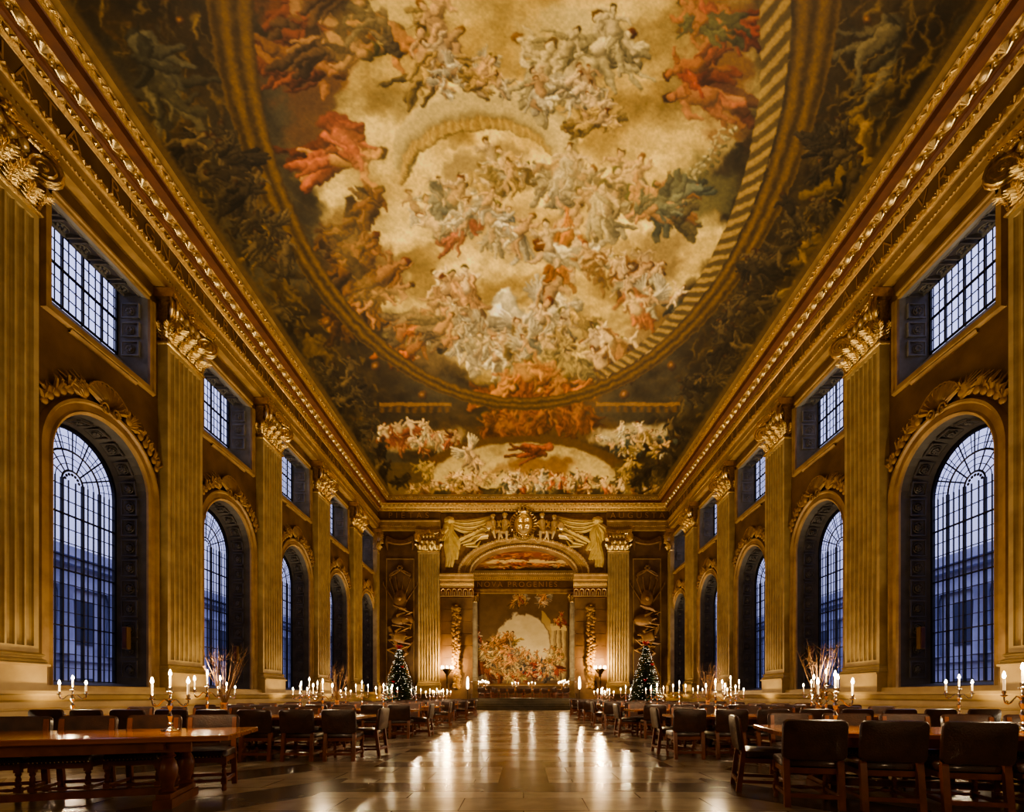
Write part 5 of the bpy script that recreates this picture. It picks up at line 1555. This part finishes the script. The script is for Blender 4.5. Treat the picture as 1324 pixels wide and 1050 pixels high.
# ------------------------------------------------------------------ twig arrangements
def twigs(px, y, top, seed, label, k=26):
    x = (px-677)*y/F; R = random.Random(seed)
    root = empty('twig_arrangement', (x, y, HT)); tag(root, label, 'arrangement', 'twig arrangements')
    m = MB(); m.lathe([(.05,0),(.06,.01),(.035,.04),(.07,.14),(.06,.20),(.075,.24),(.06,.23),(.03,.06)], (0,0,0), 12); m.build('vase', silver_m, root, True)
    m = MB()
    for q in range(k):
        a = R.uniform(0, 2*PI); sp = R.uniform(.08,.42); h = (top-HT)*R.uniform(.65,1)
        p0 = Vector((0,0,.15)); p2 = Vector((sp*math.cos(a), sp*math.sin(a), h)); p1 = p0.lerp(p2,.5) + Vector((R.uniform(-.05,.05), R.uniform(-.05,.05), .05))
        m.tube([p0, p1, p2], [.006,.005,.002], 3)
        for w in range(3):
            t = R.uniform(.45,.9); b = p1.lerp(p2, t); m.tube([b, b + Vector((R.uniform(-.16,.16), R.uniform(-.16,.16), R.uniform(.05,.2)))], [.004,.001], 3)
    m.build('twigs', twig_m, root)
twigs(290, 9.05, 2.1, 1, 'tall bare twig arrangement on the second left table')
twigs(436, 13.15, 1.95, 2, 'bare twig arrangement on the third left table')
twigs(1058, 9.35, 2.15, 3, 'tall bare twig arrangement on the second right table')
twigs(915, 13.15, 1.95, 4, 'bare twig arrangement on the third right table')

# ------------------------------------------------------------------ outside: palace wings across the courts
for sg in (-1, 1):
    root = empty('palace_wing', (sg*31, 24, -3)); root.rotation_euler.z = 0
    tag(root, 'pale stone palace wing with columns seen outside through the %s windows' % ('left' if sg < 0 else 'right'), 'building', 'wings across the courts')
    m = MB(); m.box(-2,2,-40,70,0,13.4); m.build('wall', facade_m, root)
    m = MB(); s_ = -sg
    for (d, z0, z1) in ((.5,12.4,12.8),(.8,12.8,13.4),(.3,11.0,11.3),(.2,6.3,6.7)): m.box(min(s_*2, s_*(2+d)), max(s_*2, s_*(2+d)), -40, 70, z0, z1)
    m.build('cornice', facade_m, root)
    for k in range(26):
        y = -30 + k*3.6
        m = MB(); m.box(min(s_*2,s_*2.06), max(s_*2,s_*2.06), y+.9, y+2.3, 7.4, 10.3); m.box(min(s_*2,s_*2.06), max(s_*2,s_*2.06), y+.9, y+2.3, 1.5, 5.2); m.build('window', facade2_m, root)
        m = MB(); m.lathe([(.5,6.7),(.42,6.9),(.42,8),(.36,10.6),(.5,11)], (s_*2.35, y, 0), 10); m.build('column', facade_m, root, True)
m = MB(); m.add([(-90,-60,-3),(90,-60,-3),(90,140,-3),(-90,140,-3)], [(0,1,2,3)])
o = m.build('ground', facade2_m); o['kind'] = 'structure'

# ------------------------------------------------------------------ light
def spot(loc, target, power, ang=110, col=(1,.70,.38), r=.12, blend=.8):
    l = bpy.data.lights.new('uplighter', 'SPOT'); l.energy = power; l.color = col; l.spot_size = math.radians(ang); l.spot_blend = blend; l.shadow_soft_size = r
    o = bpy.data.objects.new('uplighter', l); C.objects.link(o); o.location = loc
    d = Vector(target) - Vector(loc); o.rotation_euler = d.to_track_quat('-Z', 'Y').to_euler()
for sg in (-1, 1):
    for y in (8, 12.6, 17.9, 23.2, 28.5, 33):
        spot((sg*9.9, y, .25), (sg*1.6, y, 15.7), 1750, 100, (1,.83,.55))
        spot((sg*9.75, y+2.65, .2), (sg*10.9, y+2.65, 12), 260, 100, (1,.76,.44))
for y in (38.5, 41.0):
    for sg in (-1, 1): spot((sg*6, y, UZ+.3), (sg*1, y+3, 9), 900, 110, (1,.74,.42))
for sg in (-1, 1):
    spot((sg*2.6, 29.5, .2), (sg*.6, 35.8, 13.0), 2600, 66, (1,.80,.50))
    lamp('candle_and_fill_light', (sg*4.2, -.6, 1.6), 42, (1,.70,.40), .1)  # unseen fill lamp added behind the viewer to brighten the near furniture
    lamp('candle_and_fill_light', (sg*7.5, .5, 1.6), 36, (1,.70,.40), .1)  # another added fill lamp out of view, no candles stand here
w = bpy.data.worlds.new('dusk_sky'); S.world = w; w.use_nodes = True
nt = w.node_tree; bg = nt.nodes['Background']; tc = nt.nodes.new('ShaderNodeTexCoord'); sx = nt.nodes.new('ShaderNodeSeparateXYZ')
rp = nt.nodes.new('ShaderNodeValToRGB'); rp.color_ramp.elements[0].position = 0.0; rp.color_ramp.elements[0].color = (.22,.23,.40,1); rp.color_ramp.elements[1].position = .5; rp.color_ramp.elements[1].color = (.60,.63,.98,1)
nt.links.new(tc.outputs['Generated'], sx.inputs[0]); nt.links.new(sx.outputs[2], rp.inputs[0]); nt.links.new(rp.outputs[0], bg.inputs[0]); bg.inputs[1].default_value = 1.9

# ------------------------------------------------------------------ camera
cam = bpy.data.cameras.new('camera'); co = bpy.data.objects.new('camera', cam); C.objects.link(co)
co.location = (0, 0, CAMZ); co.rotation_euler = (PI/2, 0, 0)
cam.sensor_width = 36; cam.lens = F/1324*36; cam.shift_x = -15/1324; cam.shift_y = 374/1324; cam.clip_end = 300; cam.clip_start = .05
S.camera = co
S.view_settings.view_transform = 'AgX'; S.view_settings.look = 'AgX - Medium High Contrast'
S.view_settings.exposure = 0.1
S.cycles.max_bounces = 5; S.cycles.diffuse_bounces = 3; S.cycles.glossy_bounces = 3; S.cycles.transparent_max_bounces = 8
S.cycles.sample_clamp_indirect = 4
